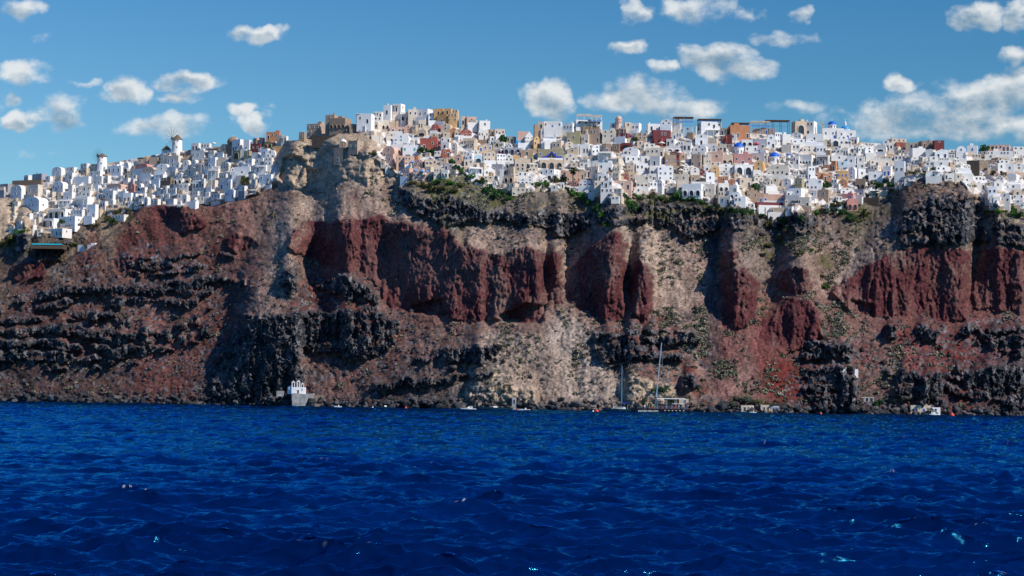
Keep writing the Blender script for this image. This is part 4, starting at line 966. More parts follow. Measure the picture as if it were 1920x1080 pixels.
def church(u, v, w, hdrum, rdome, domem, label, name='church', wallk='W', lantern=False, block=None, bell=None, drum_n=20):
    s, P = base(u, v)
    root = empty(name, P)
    r = rdome * s; hd = hdrum * s
    zb = 0
    if block:
        bw, bh, bd = block[0] * s, block[1] * s, 7
        body_mb(bw, bd, bh, 4, .2).build('nave', [WALL[wallk]], root); zb = bh - .3
        for k in range(block[2]):
            x = -bw / 2 + bw * (k + .5) / block[2]
            o = link('window', win_mesh('window', wallk, GLASS_SHADE), root); o.location = (x, 0, bh * .45); o.scale = (.8, 1, 1.2)
        o = link('door', win_mesh('door', wallk, GBLUE), root); o.location = (bw * .07, 0, .1); o.scale = (1.2, 1, 2.2)
    dy = (7 * .5 if block else r)
    m = MB(); m.lathe([(r * .97, zb - (0 if block else 3)), (r * .97, zb + hd), (r * 1.05, zb + hd + .02), (r * 1.05, zb + hd + .22), (r * .9, zb + hd + .24)], drum_n, 0, Matrix.Translation((0, dy, 0)))
    m.build('drum', [WALL[wallk]], root)
    m = MB(); m.lathe(dome_prof(r, zb + hd + .2), 24, 0, Matrix.Translation((0, dy, 0))); m.build('dome', [domem], root, True)
    zt = zb + hd + .2 + r * .92
    m = MB()
    if lantern:
        m.lathe([(r * .25, zt - .3), (r * .25, zt + r * .55), (r * .3, zt + r * .55)] + dome_prof(r * .28, zt + r * .56), 10, 0, Matrix.Translation((0, dy, 0)))
        zt += r * .85; 
        m.build('lantern', [WALL['W']], root); m = MB()
    m.box(-.06, dy - .06, zt - .1, .06, dy + .06, zt + 1.1); m.box(-.32, dy - .05, zt + .6, .32, dy + .05, zt + .72); m.build('cross', [WALL['W']], root)
    for a in (-.9, -.2, .5, 1.1):
        o = link('window', win_mesh('window', wallk, GLASS_SHADE), root)
        o.location = (r * .985 * math.sin(a), dy - r * .985 * math.cos(a), zb + hd * .35); o.rotation_euler = (0, 0, a); o.scale = (.6, 1, min(1.4, hd * .55))
    return setprops(root, label, 'church'), s, P
church(436, 284, 0, 18, 12, DOMEBROWN, 'round church with a large bare brown dome on the left skyline', wallk='B')
church(971, 278, 0, 8, 7.2, DOMELIGHT, 'little white chapel with a pale blue dome beside dark vaults')
church(1386, 292, 0, 16, 10.2, DOMEBLUE, 'white drum church with a bright blue dome behind the pink church')
church(1453, 306, 0, 12, 10.2, DOMEBLUE, 'big white church whose deep blue dome stands over a triple arched front')
church(1478.5, 306, 0, 14, 4.2, DOMEBLUE, 'slim bell turret with a tiny blue cupola right of the big blue dome')
church(1562, 262, 0, 8, 8.3, DOMEBLUE, 'hilltop church with cream walls and the highest blue dome', block=(40, 22, 3))
church(1587, 262, 0, 3, 9, DOMELIGHT, 'lower blue dome with a white lantern on the hilltop church', block=(36, 18, 2), lantern=True)
church(643, 273, 0, 6.5, 6.0, WALL['W'], 'tiny whitewashed chapel with a white dome on the castle ledge')
church(1131, 309, 0, 2.5, 3.6, mat('dome_teal', (.05, .32, .36), .5, .1, 1, .02), 'very small teal dome among white terraces right of the palm')
def bell_wall(u, v, w, h, wallk, label, arches, mat_=None):
    """a pierced belfry wall: piers with arches between, one level over another, a bell in each opening"""
    s, P = base(u, v); root = empty('bell_tower', P)
    W_, H_ = w * s, h * s
    m = MB(); z = 0; lv = len(arches); hh = H_ / lv
    for li, n in enumerate(arches):
        ww = W_ * (1 if li == 0 else .62 if li == 1 else .4)
        pw_ = ww / (n * 2 + 1) if n else ww
        if n == 0: m.box(-ww / 2, 0, z - 3, ww / 2, 1.0, z + hh); z += hh; continue
        for k in range(n + 1):
            x = -ww / 2 + k * 2 * pw_; m.box(x, 0, z - (3 if li == 0 else 0), x + pw_, .9, z + hh * .72)
        m.box(-ww / 2 - .1, -.05, z + hh * .72, ww / 2 + .1, .95, z + hh)
        z += hh
    m.prism([(-W_ * .2, z), (W_ * .2, z), (0, z + hh * .35)], 0, .9)
    m.build('belfry', [mat_ or WALL[wallk]], root)
    z = 0
    for li, n in enumerate(arches):
        ww = W_ * (1 if li == 0 else .62 if li == 1 else .4)
        for k in range(n):
            x = -ww / 2 + ww / (n * 2 + 1) * (k * 2 + 1.5)
            b = MB(); zz = z + hh * .35; b.lathe([(.28, zz), (.2, zz + .25), (.12, zz + .5), (.02, zz + .55)], 8, 0, Matrix.Translation((x, .45, 0))); b.build('bell', [TIMBER], root)
        z += hh
    return setprops(root, label, 'bell tower')
bell_wall(436, 327, 10, 12, 'W', 'white open bell arch standing over a house with red doors', (2, 1))
bell_wall(1172, 325, 11, 14, 'B', 'dark pierced bell wall standing on a red house', (2, 2))
bell_wall(1542, 256, 6, 26, 'C', 'tall cream bell tower left of the hilltop blue dome', (0, 1, 1, 1))
# pink octagonal bell tower on the skyline
s, P = base(1160, 234); root = empty('bell_tower', P)
m = MB(); m.lathe([(1.7, -3), (1.7, 2.6), (1.9, 2.6), (1.9, 2.9), (1.5, 2.9)], 8); m.build('shaft', [WALL['K']], root)
m = MB(); m.lathe(dome_prof(1.5, 2.9, 1.0), 12); m.build('cupola', [WALL['K']], root, True)
for a in (-.8, 0, .8):
    o = link('archway', win_mesh('archway', 'K', GLASS_SHADE), root); o.location = (1.6 * math.sin(a), -1.6 * math.cos(a), .6); o.rotation_euler = (0, 0, a); o.scale = (.8, .4, 1.6)
setprops(root, 'small pink bell tower with a rounded cupola on the skyline', 'bell tower')
# pink church gable in front of the blue dome
s, P = base(1394, 294); root = empty('pediment', P)
m = MB(); m.prism([(-8 * s, -2), (8 * s, -2), (8 * s, 2 * s), (0, 7 * s), (-8 * s, 2 * s)], -.6, .3); m.build('gable', [WALL['P']], root)
o = link('window', win_mesh('window', 'P', GLASS_SHADE), root); o.location = (0, -.6, -.4); o.scale = (.9, 1, 1.3)
setprops(root, 'dusty pink gable rising from the front of the pink church', 'gable')

def pergola(u0, v0, u1, v1, m_post, m_roof, label, dep=6, glass=False, name='pergola', slats=True):
    s, P = base((u0 + u1) / 2, v1); root = empty(name, P)
    w = (u1 - u0) * s; h = (v1 - v0) * s
    n = max(2, int(w / 3.2))
    for k in range(n + 1):
        x = -w / 2 + w * k / n
        for y in (0, dep):
            m = MB(); m.box(x - .09, y - .09, -3, x + .09, y + .09, h - .18); m.build('post', [m_post], root)
    m = MB()
    if slats:
        for y in np.linspace(-.3, dep + .3, 12): m.box(-w / 2 - .3, y - .16, h - .16, w / 2 + .3, y + .16, h)
    else: m.box(-w / 2 - .3, -.4, h - .16, w / 2 + .3, dep + .3, h)
    m.build('roof', [m_roof], root)
    m = MB(); m.box(-w / 2, -.05, .95, w / 2, .02, 1.03)
    for k in range(n * 3 + 1):
        x = -w / 2 + w * k / (n * 3); m.box(x - .025, -.04, 0, x + .025, .01, .95)
    m.build('railing', [m_post], root)
    if glass:
        m = MB(); m.box(-w / 2 + .1, .03, .02, w / 2 - .1, .06, .93); m.build('glass_screen', [CANVASL], root)
    return setprops(root, label, 'pergola')
pergola(1082, 214, 1108, 228, WALL['W'], CANVAS, 'white roof terrace pergola with sagging cream canvas, left half', 6, True)
pergola(1110, 216, 1128, 228, WALL['W'], CANVAS, 'white roof terrace pergola with cream canvas, right half', 6, True)
pergola(1264, 219, 1300, 230, METAL, TIMBER, 'flat brown awning over a white rooftop bar', 6, True)
pergola(1310, 223, 1352, 230, TIMBER, TIMBER, 'low dark timber pergola with open bays on a white roof', 6, True)
pergola(1373, 230, 1404, 240, TIMBER, TIMBER, 'brown slatted pergola over the orange terraces', 6, True)
pergola(1408, 227, 1443, 238, METAL, CANVAS, 'pale canvas pergola between two brown ones', 6, True)
pergola(1436, 225, 1480, 240, TIMBER, TIMBER, 'long dark brown pergola on slim posts beside cream walls', 6)
pergola(668, 213, 695, 220, TIMBER, WALL['W'], 'white balustraded terrace shade right of the castle ruin', 4)
pergola(1752, 285, 1790, 294, METAL, CANVAS, 'broad cream tent roof over a terrace café', 7, False, 'awning', False)
def parasol(u, v, w, m_, label):
    s, P = base(u, v); P[1] -= 2.0
    root = empty('parasol', P)
    r = w * s / 2; h = 2.3
    m = MB(); m.tube((0, 0, -3), (0, 0, h + .5), .05); m.build('pole', [TIMBER], root)
    m = MB(); m.lathe([(r, h - .25), (r, h), (r * .5, h + .45), (.03, h + .75)], 8); m.build('canopy', [m_], root)
    return setprops(root, label, 'parasol', 'parasols on the terraces')
for a in ((1417, 280, 12, CANVASR, 'bright red parasol on a white terrace'), (1315, 343, 13, CANVAS, 'cream parasol in front of a tan house with five windows'), (1278, 314, 11, CANVAS, 'topmost cream parasol left of the brown courtyard house'),
          (1279, 321, 11, CANVAS, 'middle cream parasol in the shady brown courtyard'), (1276, 329, 10, CANVAS, 'lowest cream parasol of the brown courtyard'), (1240, 278, 13, CANVAS, 'cream parasol under the maroon mansion'),
          (1273, 296, 9, CANVAS, 'cream parasol on the salmon red terrace'), (265, 375, 10, CANVAS, 'cream parasol on a terrace above the left red hill'), (836, 290, 9, CANVAS, 'white parasol on the maroon yard by the trees'),
          (773, 314, 9, CANVASL, 'blue parasol highest on the salmon pink houses'), (779, 330, 9, CANVASL, 'blue parasol on the left of the lowest pink terrace'), (791, 331, 9, CANVASL, 'blue parasol in the middle of the lowest pink terrace'),
          (800, 332, 9, CANVASL, 'blue parasol at the right end of the lowest pink terrace'), (1755, 332, 10, CANVAS, 'white parasol left on the terrace above the rock bluff'), (1772, 332, 9, CANVAS, 'white parasol right on the terrace above the rock bluff'),
          (1809, 300, 10, CANVAS, 'cream parasol below the blue-shuttered white house'), (402, 278, 9, CANVAS, 'white parasol on the skyline near the brown dome')): parasol(*a)
# the blue sail canopy
s, P = base(1034, 297); P[1] -= 2.5
root = empty('sail_canopy', P)
m = MB(); W_ = 18 * s; H_ = 13 * s
def sailp(a, b):    # a across -1..1, b back 0..1
    return (a * W_, b * 5, H_ * .08 + H_ * .92 * max(0, 1 - abs(a - 0.0)) ** 2.2 * (1 - .15 * b) + .35 * a * a)
n = 16
vs = [sailp(-1 + 2 * i / n, j / 3) for j in range(4) for i in range(n + 1)]
fs = [(j * (n + 1) + i, j * (n + 1) + i + 1, (j + 1) * (n + 1) + i + 1, (j + 1) * (n + 1) + i) for j in range(3) for i in range(n)]
m.add(vs, fs); m.add([sailp(-1 + 2 * i / n, 0) for i in range(n + 1)] + [(p[0], 0, p[2] - .5 - .9 * abs(p[0]) / W_) for p in [sailp(-1 + 2 * i / n, 0) for i in range(n + 1)]], [(i, i + 1, n + 2 + i, n + 1 + i) for i in range(n)])
m.build('canvas', [CANVASB], root, True)
m = MB(); m.tube((0, .5, -3), (0, .5, H_ + .2), .09); m.build('mast', [METAL], root)
setprops(root, 'deep blue pointed sail canopy over an olive terrace', 'canopy')

# garden walls and outcrops built of stone
def wall_thing(u0, v0, u1, v1, m_, label, thick=1.2, name='retaining_wall', rz=0.0, batter=0.0, Y=None):
    s, P = base((u0 + u1) / 2, v1)
    if Y: s, P = Y / FPX, at((u0 + u1) / 2, v1, Y)
    w = (u1 - u0) * s; h = (v1 - v0) * s
    m = MB(); n = max(3, int(w / 1.5)); r = random.Random(int(u0))
    top = [h + r.uniform(-.18, .18) for _ in range(n + 1)]
    vs = []
    for i in range(n + 1):
        x = -w / 2 + w * i / n
        vs += [(x, -batter * h - .3, -3), (x, -.2, top[i]), (x, thick, top[i]), (x, thick, -3)]
    fs = []
    for i in range(n):
        a = 4 * i; b = a + 4
        fs += [(a, b, b + 1, a + 1), (a + 1, b + 1, b + 2, a + 2), (a + 2, b + 2, b + 3, a + 3)]
    fs += [(0, 1, 2, 3), (4 * n + 3, 4 * n + 2, 4 * n + 1, 4 * n)]
    m.add(vs, fs)
    o = m.build(name, [m_]); o.location = P; o.rotation_euler = (0, 0, rz)
    return setprops(o, label, 'wall')
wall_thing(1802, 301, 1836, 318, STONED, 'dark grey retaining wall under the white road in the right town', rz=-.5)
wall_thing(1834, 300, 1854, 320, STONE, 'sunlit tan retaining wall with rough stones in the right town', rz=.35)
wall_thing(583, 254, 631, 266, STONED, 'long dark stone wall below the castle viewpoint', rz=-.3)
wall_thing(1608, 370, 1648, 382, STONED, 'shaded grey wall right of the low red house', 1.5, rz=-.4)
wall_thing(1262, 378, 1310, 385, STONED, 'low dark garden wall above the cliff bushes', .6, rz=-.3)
wall_thing(655, 232, 680, 246, STONE, 'brown rubble wall right of the castle ruin', rz=.1)
wall_thing(1440, 398, 1476, 406, WALL['W'], 'white garden wall along the cliff edge below the right blue dome', .5)
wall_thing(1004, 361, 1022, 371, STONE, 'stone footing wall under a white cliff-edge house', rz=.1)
def stairs(u0, v0, u1, v1, label, wd=1.6, m_=None):
    """steps that climb from (u0,v0) to (u1,v1)"""
    A = np.array(base(u0, v0)[1]); B = np.array(base(u1, v1)[1]); A[1] -= .8; B[1] -= .8
    n = max(6, int(abs(B[2] - A[2]) / .35)); m = MB()
    dirv = Vector(B - A); dirv.z = 0; side = Vector((-dirv.y, dirv.x, 0)).normalized() * wd / 2
    for k in range(n):
        a = Vector(A + (B - A) * k / n - A); b = Vector(A + (B - A) * (k + 1) / n - A)
        z = b.z
        c = [a - side, b - side, b + side, a + side]
        m.add([(p.x, p.y, z - 2.6) for p in c] + [(p.x, p.y, z) for p in c], [(3, 2, 1, 0), (4, 5, 6, 7), (0, 1, 5, 4), (1, 2, 6, 5), (2, 3, 7, 6), (3, 0, 4, 7)])
    o = m.build('stairway', [m_ or WALL['W']]); o.location = A
    return setprops(o, label, 'stairs')
stairs(300, 312, 312, 296, 'white stairway climbing to the squat mill tower')
stairs(768, 300, 758, 262, 'stepped stone alley beside the teal-windowed house', 2.0, STONE)
stairs(1337, 350, 1348, 336, 'white steps beside the orange houses')
stairs(1390, 372, 1378, 340, 'white steps running down the right flank of a stacked white block')
stairs(1868, 372, 1852, 345, 'broad white staircase falling towards the right cliff edge', 3.0)
stairs(1366, 290, 1350, 266, 'white steps left of the pink church', 1.6)
stairs(140, 354, 176, 328, 'sloping white ramp wall in the left town', 1.4)

# pool terrace far left
YPOOL = min(depth_at(x_, y_) for x_ in range(60, 120, 8) for y_ in (456, 463, 470)) - 1.0
s, P = YPOOL / FPX, at(88, 470, YPOOL); root = empty('pool_terrace', P)
m = MB(); m.box(-30 * s, -1, 3.5 * s, 30 * s, 9, 14 * s - .5); m.build('terrace', [STONED], root)
m = MB(); m.box(-28 * s, -1.2, 14 * s - .85, 28 * s, 4, 14 * s - .3); m.build('pool', [POOLM], root)
setprops(root, 'narrow turquoise pool on a dark terrace wall in the far left', 'pool')
0 and wall_thing(115, 440, 140, 466, STONE, 'tan sloping wall right of the turquoise pool', 1, rz=-.6, batter=.4)

# ------------------------------------------------------------------ people on the castle viewpoint and on the big boat
def person_mesh():
    """standing figure: one closed skin grown round a skeleton"""
    sk = [(0, 0, .95, .15), (0, 0, 1.18, .145), (0, 0, 1.42, .16), (0, 0, 1.53, .07), (0, -.02, 1.66, .105), (0, -.01, 1.74, .085),
          (.19, 0, 1.42, .065), (.25, .02, 1.15, .05), (.25, -.08, .92, .04), (-.19, 0, 1.42, .065), (-.26, .02, 1.15, .05), (-.24, -.08, .92, .04),
          (.09, 0, .86, .095), (.11, -.02, .48, .07), (.12, .02, .09, .05), (.12, -.12, .04, .05), (-.09, 0, .86, .095), (-.12, .02, .48, .07), (-.14, .05, .09, .05), (-.14, -.09, .04, .05)]
    ed = [(0, 1), (1, 2), (2, 3), (3, 4), (4, 5), (2, 6), (6, 7), (7, 8), (2, 9), (9, 10), (10, 11), (0, 12), (12, 13), (13, 14), (14, 15), (0, 16), (16, 17), (17, 18), (18, 19)]
    me = bpy.data.meshes.new('person_skeleton'); me.from_pydata([q[:3] for q in sk], ed, []); me.update()
    o = bpy.data.objects.new('tmp', me); COL.objects.link(o)
    o.modifiers.new('skin', 'SKIN')
    for i, q in enumerate(sk): me.skin_vertices[0].data[i].radius = (q[3], q[3]); me.skin_vertices[0].data[i].use_root = i == 0
    sub = o.modifiers.new('sub', 'SUBSURF'); sub.levels = 1; sub.render_levels = 1
    dg = bpy.context.evaluated_depsgraph_get()
    m2 = bpy.data.meshes.new_from_object(o.evaluated_get(dg))
    bpy.data.objects.remove(o); m2.name = 'body'
    return m2
PB = person_mesh()
PB.materials.clear()
for x in (SKIN, CLOTH[0], TROUS[0], TIMBER): PB.materials.append(x)
for pg in PB.polygons:
    c = pg.center
    pg.material_index = 3 if (c.z > 1.70 or (c.z > 1.6 and c.y > .03)) else 0 if (c.z > 1.5 or (abs(c.x) > .2 and c.z < 1.2 and c.z > .8)) else 1 if c.z > .92 else 2 if c.z > .12 else 3
    pg.use_smooth = True
def person(P, rz, shirt, trous, label, group):
    o = bpy.data.objects.new('person', PB); COL.objects.link(o)
    o.location = P; o.rotation_euler = (0, 0, rz)
    for k, mm in ((1, shirt), (2, trous)):
        o.material_slots[k].link = 'OBJECT'; o.material_slots[k].material = mm
    sc = rng.uniform(.93, 1.04); o.scale = (sc, sc, sc)
    return setprops(o, label, 'person', group)
CN = ['white', 'red', 'blue', 'black', 'green', 'yellow']
spots = [(577, 252), (584, 251), (596, 252), (603, 251), (611, 252), (618, 251), (624, 252), (632, 251), (637, 250), (650, 249), (656, 250), (661, 249), (668, 249), (675, 250), (680, 249), (689, 250), (697, 251)]
ordw = ['first', 'second', 'third', 'fourth', 'fifth', 'sixth', 'seventh', 'eighth', 'ninth', 'tenth', 'eleventh', 'twelfth', 'thirteenth', 'fourteenth', 'fifteenth', 'sixteenth', 'seventeenth']
for k, (u, v) in enumerate(spots):
    s, P = base(u, v); P[1] -= 1.0
    ci = (k * 5 + k // 3) % 6
    person(P, rng.uniform(-2, 2), CLOTH[ci], TROUS[k % 2], 'visitor in %s top standing at the castle viewpoint, %s from the left' % (CN[ci], ordw[k]), 'visitors at the castle viewpoint')
# ------------------------------------------------------------------ boats
def hull_mb(L, B, H, bow=.55, stern=.85, m=0, sheer=.25, n=14):
    """lofted hull along x, bow at -x"""
    mb = MB(); rows = []
    for i in range(n + 1):
        q = i / n
        x = -L / 2 + L * q
        b = B / 2 * (min(1, (q / bow)) ** .6 if q < bow else 1 - (1 - stern) * ((q - bow) / (1 - bow)))
        b = max(b, .03)
        z = H * (1 + sheer * (1 - q) ** 2)
        rk = (1 - q) ** 6 * L * .05
        rows.append([(x - rk, -b, z), (x - rk * .5, -b * .93, z * .45), (x + .02 * L * (1 - q), -b * .6, -.25), (x + .02 * L * (1 - q), b * .6, -.25), (x - rk * .5, b * .93, z * .45), (x - rk, b, z)])
    vs = [p for r in rows for p in r]; fs = []
    for i in range(n):
        for k in range(5):
            a = i * 6 + k; fs.append((a, a + 1, a + 7, a + 6))
    fs.append(tuple(range(6))); fs.append(tuple(range(n * 6 + 5, n * 6 - 1, -1)))
    mb.add(vs, fs, m)
    # deck
    for i in range(n):
        a = rows[i]; b = rows[i + 1]
        mb.add([(a[0][0], a[0][1], a[0][2] - .06), (b[0][0], b[0][1], b[0][2] - .06), (b[5][0], b[5][1], b[5][2] - .06), (a[5][0], a[5][1], a[5][2] - .06)], [(0, 1, 2, 3)], 1)
    return mb
def sea_at(u, dyy):
    D = float(np.interp(u, ug, Dsm)) - dyy
    P = at(u, 760, D); return np.array([P[0], P[1], 0.0]), D / FPX
# catamaran
P, s = sea_at(1238, 34)
root = empty('catamaran', P, .03)
L = 107 * s
for y in (-3.6, 3.6):
    o = hull_mb(L, 2.1, 1.45, .4, .9, sheer=.12).build('hull', [BLACK, GELWHITE], root); o.location = (0, y, 0)
m = MB(); m.box(-L * .2, -3.2, 1.0, L * .44, 3.2, 1.5); m.box(-L * .26, -3.3, 1.15, -L * .24, 3.3, 1.35); m.build('bridge_deck', [BLACK], root)
m = MB(); m.box(-L * .08, -2.6, 1.5, L * .36, 2.6, 3.4); m.build('cabin', [BLACK], root)
m = MB()
for k in range(7): m.box(-L * .06 + k * L * .06, -2.66, 2.3, -L * .06 + k * L * .06 + L * .042, -2.6, 3.1)
m.build('cabin_windows', [GLASS_SHADE], root)
m = MB(); m.box(-L * .075, -3.1, 5.35, L * .42, 3.1, 5.62); m.build('sun_roof', [GELWHITE], root)
m = MB(); m.box(-L * .1, -2.9, 5.64, L * .40, 2.9, 5.86); m.build('boom_cover', [BLACK], root)
for x in (-L * .07, L * .1, L * .26, L * .41):
    for y in (-2.9, 2.9):
        m = MB(); m.tube((x, y, 1.5), (x, y, 5.35), .07); m.build('post', [METAL], root)
m = MB(); m.box(L * .2, -3.0, 3.4, L * .42, 3.0, 3.55); m.build('upper_deck', [GELWHITE], root)
m = MB(); H_ = 131 * s; m.tube((-L * .09, 0, 1.4), (-L * .09 + H_ * .085, 0, H_), .26, .17, 10); m.build('mast', [METAL], root)
m = MB(); m.tube((-L * .41, 0, 1.6), (-L * .09 + H_ * .07, 0, H_ * .83), .03, .03, 5); m.tube((-L * .385, 0, 3.4), (-L * .30, 0, 8.5), .16, .10, 6); m.tube((-L * .40, 0, 1.6), (-L * .385, 0, 3.4), .05, .16, 6); m.build('furled_jib', [BLACK], root)
m = MB()
for y in (-3.4, 3.4): m.tube((L * .1, y, 1.5), (-L * .09 + H_ * .08, 0, H_ * .94), .022, .022, 4)
m.build('shrouds', [METAL], root)
m = MB()
for k in range(22):
    x = -L * .42 + k * L * .85 / 21; m.box(x - .02, -4.3, 1.5, x + .02, -4.26, 2.35)
m.box(-L * .42, -4.3, 2.33, L * .43, -4.26, 2.37); m.box(-L * .42, -4.3, 1.9, L * .43, -4.26, 1.93); m.build('guard_rail', [METAL], root)
for k, x in enumerate((-.17, .02, .22)):
    b = MB(); 
    for a in range(10):
        g, g2 = a * .628, (a + 1) * .628
        b.tube((L * x + .34 * math.cos(g), -4.34, 2.0 + .34 * math.sin(g)), (L * x + .34 * math.cos(g2), -4.34, 2.0 + .34 * math.sin(g2)), .09, .09, 6)
    b.build('lifebuoy', [REDP], root)
def text_mesh(body, size):
    cu = bpy.data.curves.new('lettering', 'FONT'); cu.body = body; cu.size = size; cu.extrude = .01; cu.offset = 0.0
    o = bpy.data.objects.new('tmp', cu); COL.objects.link(o)
    me = bpy.data.meshes.new_from_object(o.evaluated_get(bpy.context.evaluated_depsgraph_get()))
    bpy.data.objects.remove(o); me.name = 'lettering'; me.materials.clear(); return me
te = link('lettering', text_mesh('sunset-oia.com', 1.25), root, [GELWHITE])
te.location = (-L * .41, -4.72, .42); te.rotation_euler = (math.pi / 2, 0, 0); te.scale = (1.02, 1, 1)
m = MB()
for k in range(6): m.box(L * (.05 + .065 * k), -4.67, .85, L * (.05 + .065 * k) + .5, -4.6, 1.05)
m.build('portholes', [GELWHITE], root)
setprops(root, 'long black party catamaran with a tall leaning mast and white sun roof', 'catamaran')
pcs = [(-.34, -3.2), (-.28, -3.0), (-.15, -3.4), (-.11, -3.1), (.08, -3.3), (.19, -3.2), (.26, -3.3), (.31, -3.1), (.39, -3.0), (-.2, -2.4)]
for k, (fx, y) in enumerate(pcs):
    ci = (k * 5 + 1) % 6
    person((P[0] + fx * L, P[1] + y, 1.46), rng.uniform(-1, 1), CLOTH[ci], TROUS[k % 2], 'passenger in %s top on the black catamaran deck, %s' % (CN[ci], ['near the bow', 'just behind the bow', 'left of the mast foot', 'at the mast foot', 'beside the first lifebuoy', 'at the middle of the cabin', 'beside the right lifebuoy', 'behind the cabin end', 'at the stern', 'forward of the mast'][k]), 'passengers on the catamaran')
# sailing yacht
P, s = sea_at(1157, 40); root = empty('sailing_yacht', P, -.12); L = 50 * s
hull_mb(L, 3.4, 1.35, .55, .8, sheer=.35).build('hull', [NAVY, GELWHITE], root)
m = MB(); m.prism([(-L * .22, 1.3), (L * .32, 1.3), (L * .3, 2.1), (-L * .1, 2.05)], -1.2, 1.2); m.build('cabin', [GELWHITE], root)
m = MB(); m.box(-L * .1, -1.24, 1.62, L * .24, -1.2, 1.9); m.build('cabin_windows', [GLASS_SHADE], root)
m = MB(); m.box(-L * .05, -1.3, 3.2, L * .42, 1.3, 3.32); m.build('sprayhood', [NAVY], root)
for x in (0, L * .4):
    for y in (-1.2, 1.2): m = MB(); m.tube((x, y, 1.3), (x, y, 3.2), .03); m.build('stanchion', [METAL], root)
m = MB(); m.tube((L * .17, 0, 1.8), (L * .17, 0, 88 * s), .17, .11, 8); m.build('mast', [mat('spar_blue', (.12, .26, .38), .4, .1, 1, 0)], root)
m = MB(); m.tube((L * .17, 0, 3.6), (L * .48, 0, 3.7), .18, .14, 8); m.build('furled_mainsail', [CANVASB], root)
m = MB()
for a, b in (((-L * .5, 0, 1.7), (L * .17, 0, 86 * s)), ((L * .5, 0, 1.3), (L * .17, 0, 87 * s)), ((L * .15, -1.6, 1.3), (L * .17, 0, 70 * s))): m.tube(a, b, .018, .018, 4)
m.build('rigging', [METAL], root)
setprops(root, 'teal-hulled sailing yacht with white deck and bare blue mast', 'yacht')
def motorboat(u, wpx, dyy, hm, label, cabin=True, flip=False, name='motorboat'):
    P, s = sea_at(u, dyy); root = empty(name, P, math.pi if flip else 0.05); L = wpx * s
    hull_mb(L, L * .28, max(.55, L * .085), .5, .85, sheer=.4).build('hull', [hm, GELWHITE], root)
    h = max(.55, L * .085)
    if cabin:
        m = MB(); m.prism([(-L * .16, h), (L * .2, h), (L * .17, h + .9), (-L * .02, h + .9)], -L * .09, L * .09); m.build('cabin', [GELWHITE], root)
        m = MB(); m.box(-L * .0, -L * .095, h + .4, L * .14, -L * .091, h + .75); m.build('window', [GLASS_SHADE], root)
    else:
        m = MB(); m.box(L * .02, -L * .07, h - .1, L * .14, L * .07, h + .55); m.build('console', [GELWHITE], root)
        m = MB(); m.prism([(L * .02, h + .55), (L * .06, h + .55), (L * .1, h + .95), (L * .08, h + .95)], -L * .06, L * .06); m.build('windscreen', [GLASS_SHADE], root)
    m = MB(); m.box(L * .47, -.22, .1, L * .52, .22, h + .35); m.build('outboard', [BLACK], root)
    return setprops(root, label, 'boat', 'small boats moored under the cliff')
motorboat(924, 60, 26, NAVY, 'long dark teal speedboat moored left of the small white boat', False)
motorboat(880, 32, 22, GELWHITE, 'white cabin boat tied up left of the long dark speedboat', True)
motorboat(984, 21, 24, GELWHITE, 'small white open boat with a red buoy at its bow', False)
motorboat(634, 14, 18, GELWHITE, 'tiny white boat by the jetty right of the shore chapel', False)
motorboat(720, 36, 20, NAVY, 'low dark boat lying in front of the boulder slope', False)
motorboat(1752, 20, 14, GELWHITE, 'white fishing boat in front of the right boathouses', True, True)
motorboat(1412, 0 + 12, 14, GELWHITE, 'tiny white skiff under the left boathouses', False)
def buoy(u, dyy, r, label, m_=REDP):
    P, s = sea_at(u, dyy); root = empty('buoy', P)
    m = MB(); m.lathe([(.02, -r * .5), (r * .7, -r * .4), (r, .1 * r), (r * .85, r * .7), (r * .35, r * 1.25), (.12, r * 1.3)], 14); m.build('float', [m_], root, True)
    m = MB(); m.lathe([(.12, r * 1.28), (.12, r * 1.7), (.02, r * 1.75)], 8); m.build('ring_post', [METAL], root)
    return setprops(root, label, 'buoy', 'mooring buoys')
buoy(1119, 44, .85, 'big orange red buoy left of the sailing yacht'); buoy(1785, 40, 1.0, 'upright red buoy right of the white fishing boat')
buoy(761, 22, .6, 'red buoy floating in front of the boulder slope'); buoy(971, 24, .5, 'red buoy at the bow of the small white boat')
buoy(1539, 20, .6, 'red buoy below the red scree tongue'); buoy(699, 22, .5, 'pale orange buoy left of the low dark boat', CANVAS); buoy(1112, 30, .4, 'small white buoy beside the big orange one', GELWHITE)

# ------------------------------------------------------------------ buildings at the water
def shorebox(u, v1, w, h, d, wallk, label, cat, name, ops=(), rz=0, Y=None):
    s, P = base(u, v1); P[1] -= .6
    if Y: s, P = Y / FPX, at(u, v1, Y)
    root = empty(name, P, rz); W_, H_ = w * s, h * s
    body_mb(W_, d, H_, 3, .25).build('wall', [WALL[wallk] if isinstance(wallk, str) else wallk], root)
    for kind, fx, fz, ww, wh, pm in ops:
        o = link(kind, win_mesh(kind, 'W', pm), root); o.location = (fx * W_, 0, fz * H_); o.scale = (ww, 1, wh)
    return setprops(root, label, cat), s, W_, H_
YC = min(depth_at(x_, y_) for x_ in (550, 565, 580, 595, 606) for y_ in (737, 744, 751)) + 0.6
r_, s, W_, H_ = shorebox(559, 738, 25, 12, 4, 'W', 'white shore chapel with stepped bell gables under the black cliff', 'chapel', 'chapel', [('door', .0, 0, .9, 1.7, TIMBER), ('window', .3, .5, .5, .7, GLASS_SHADE)], Y=YC + 1.0)
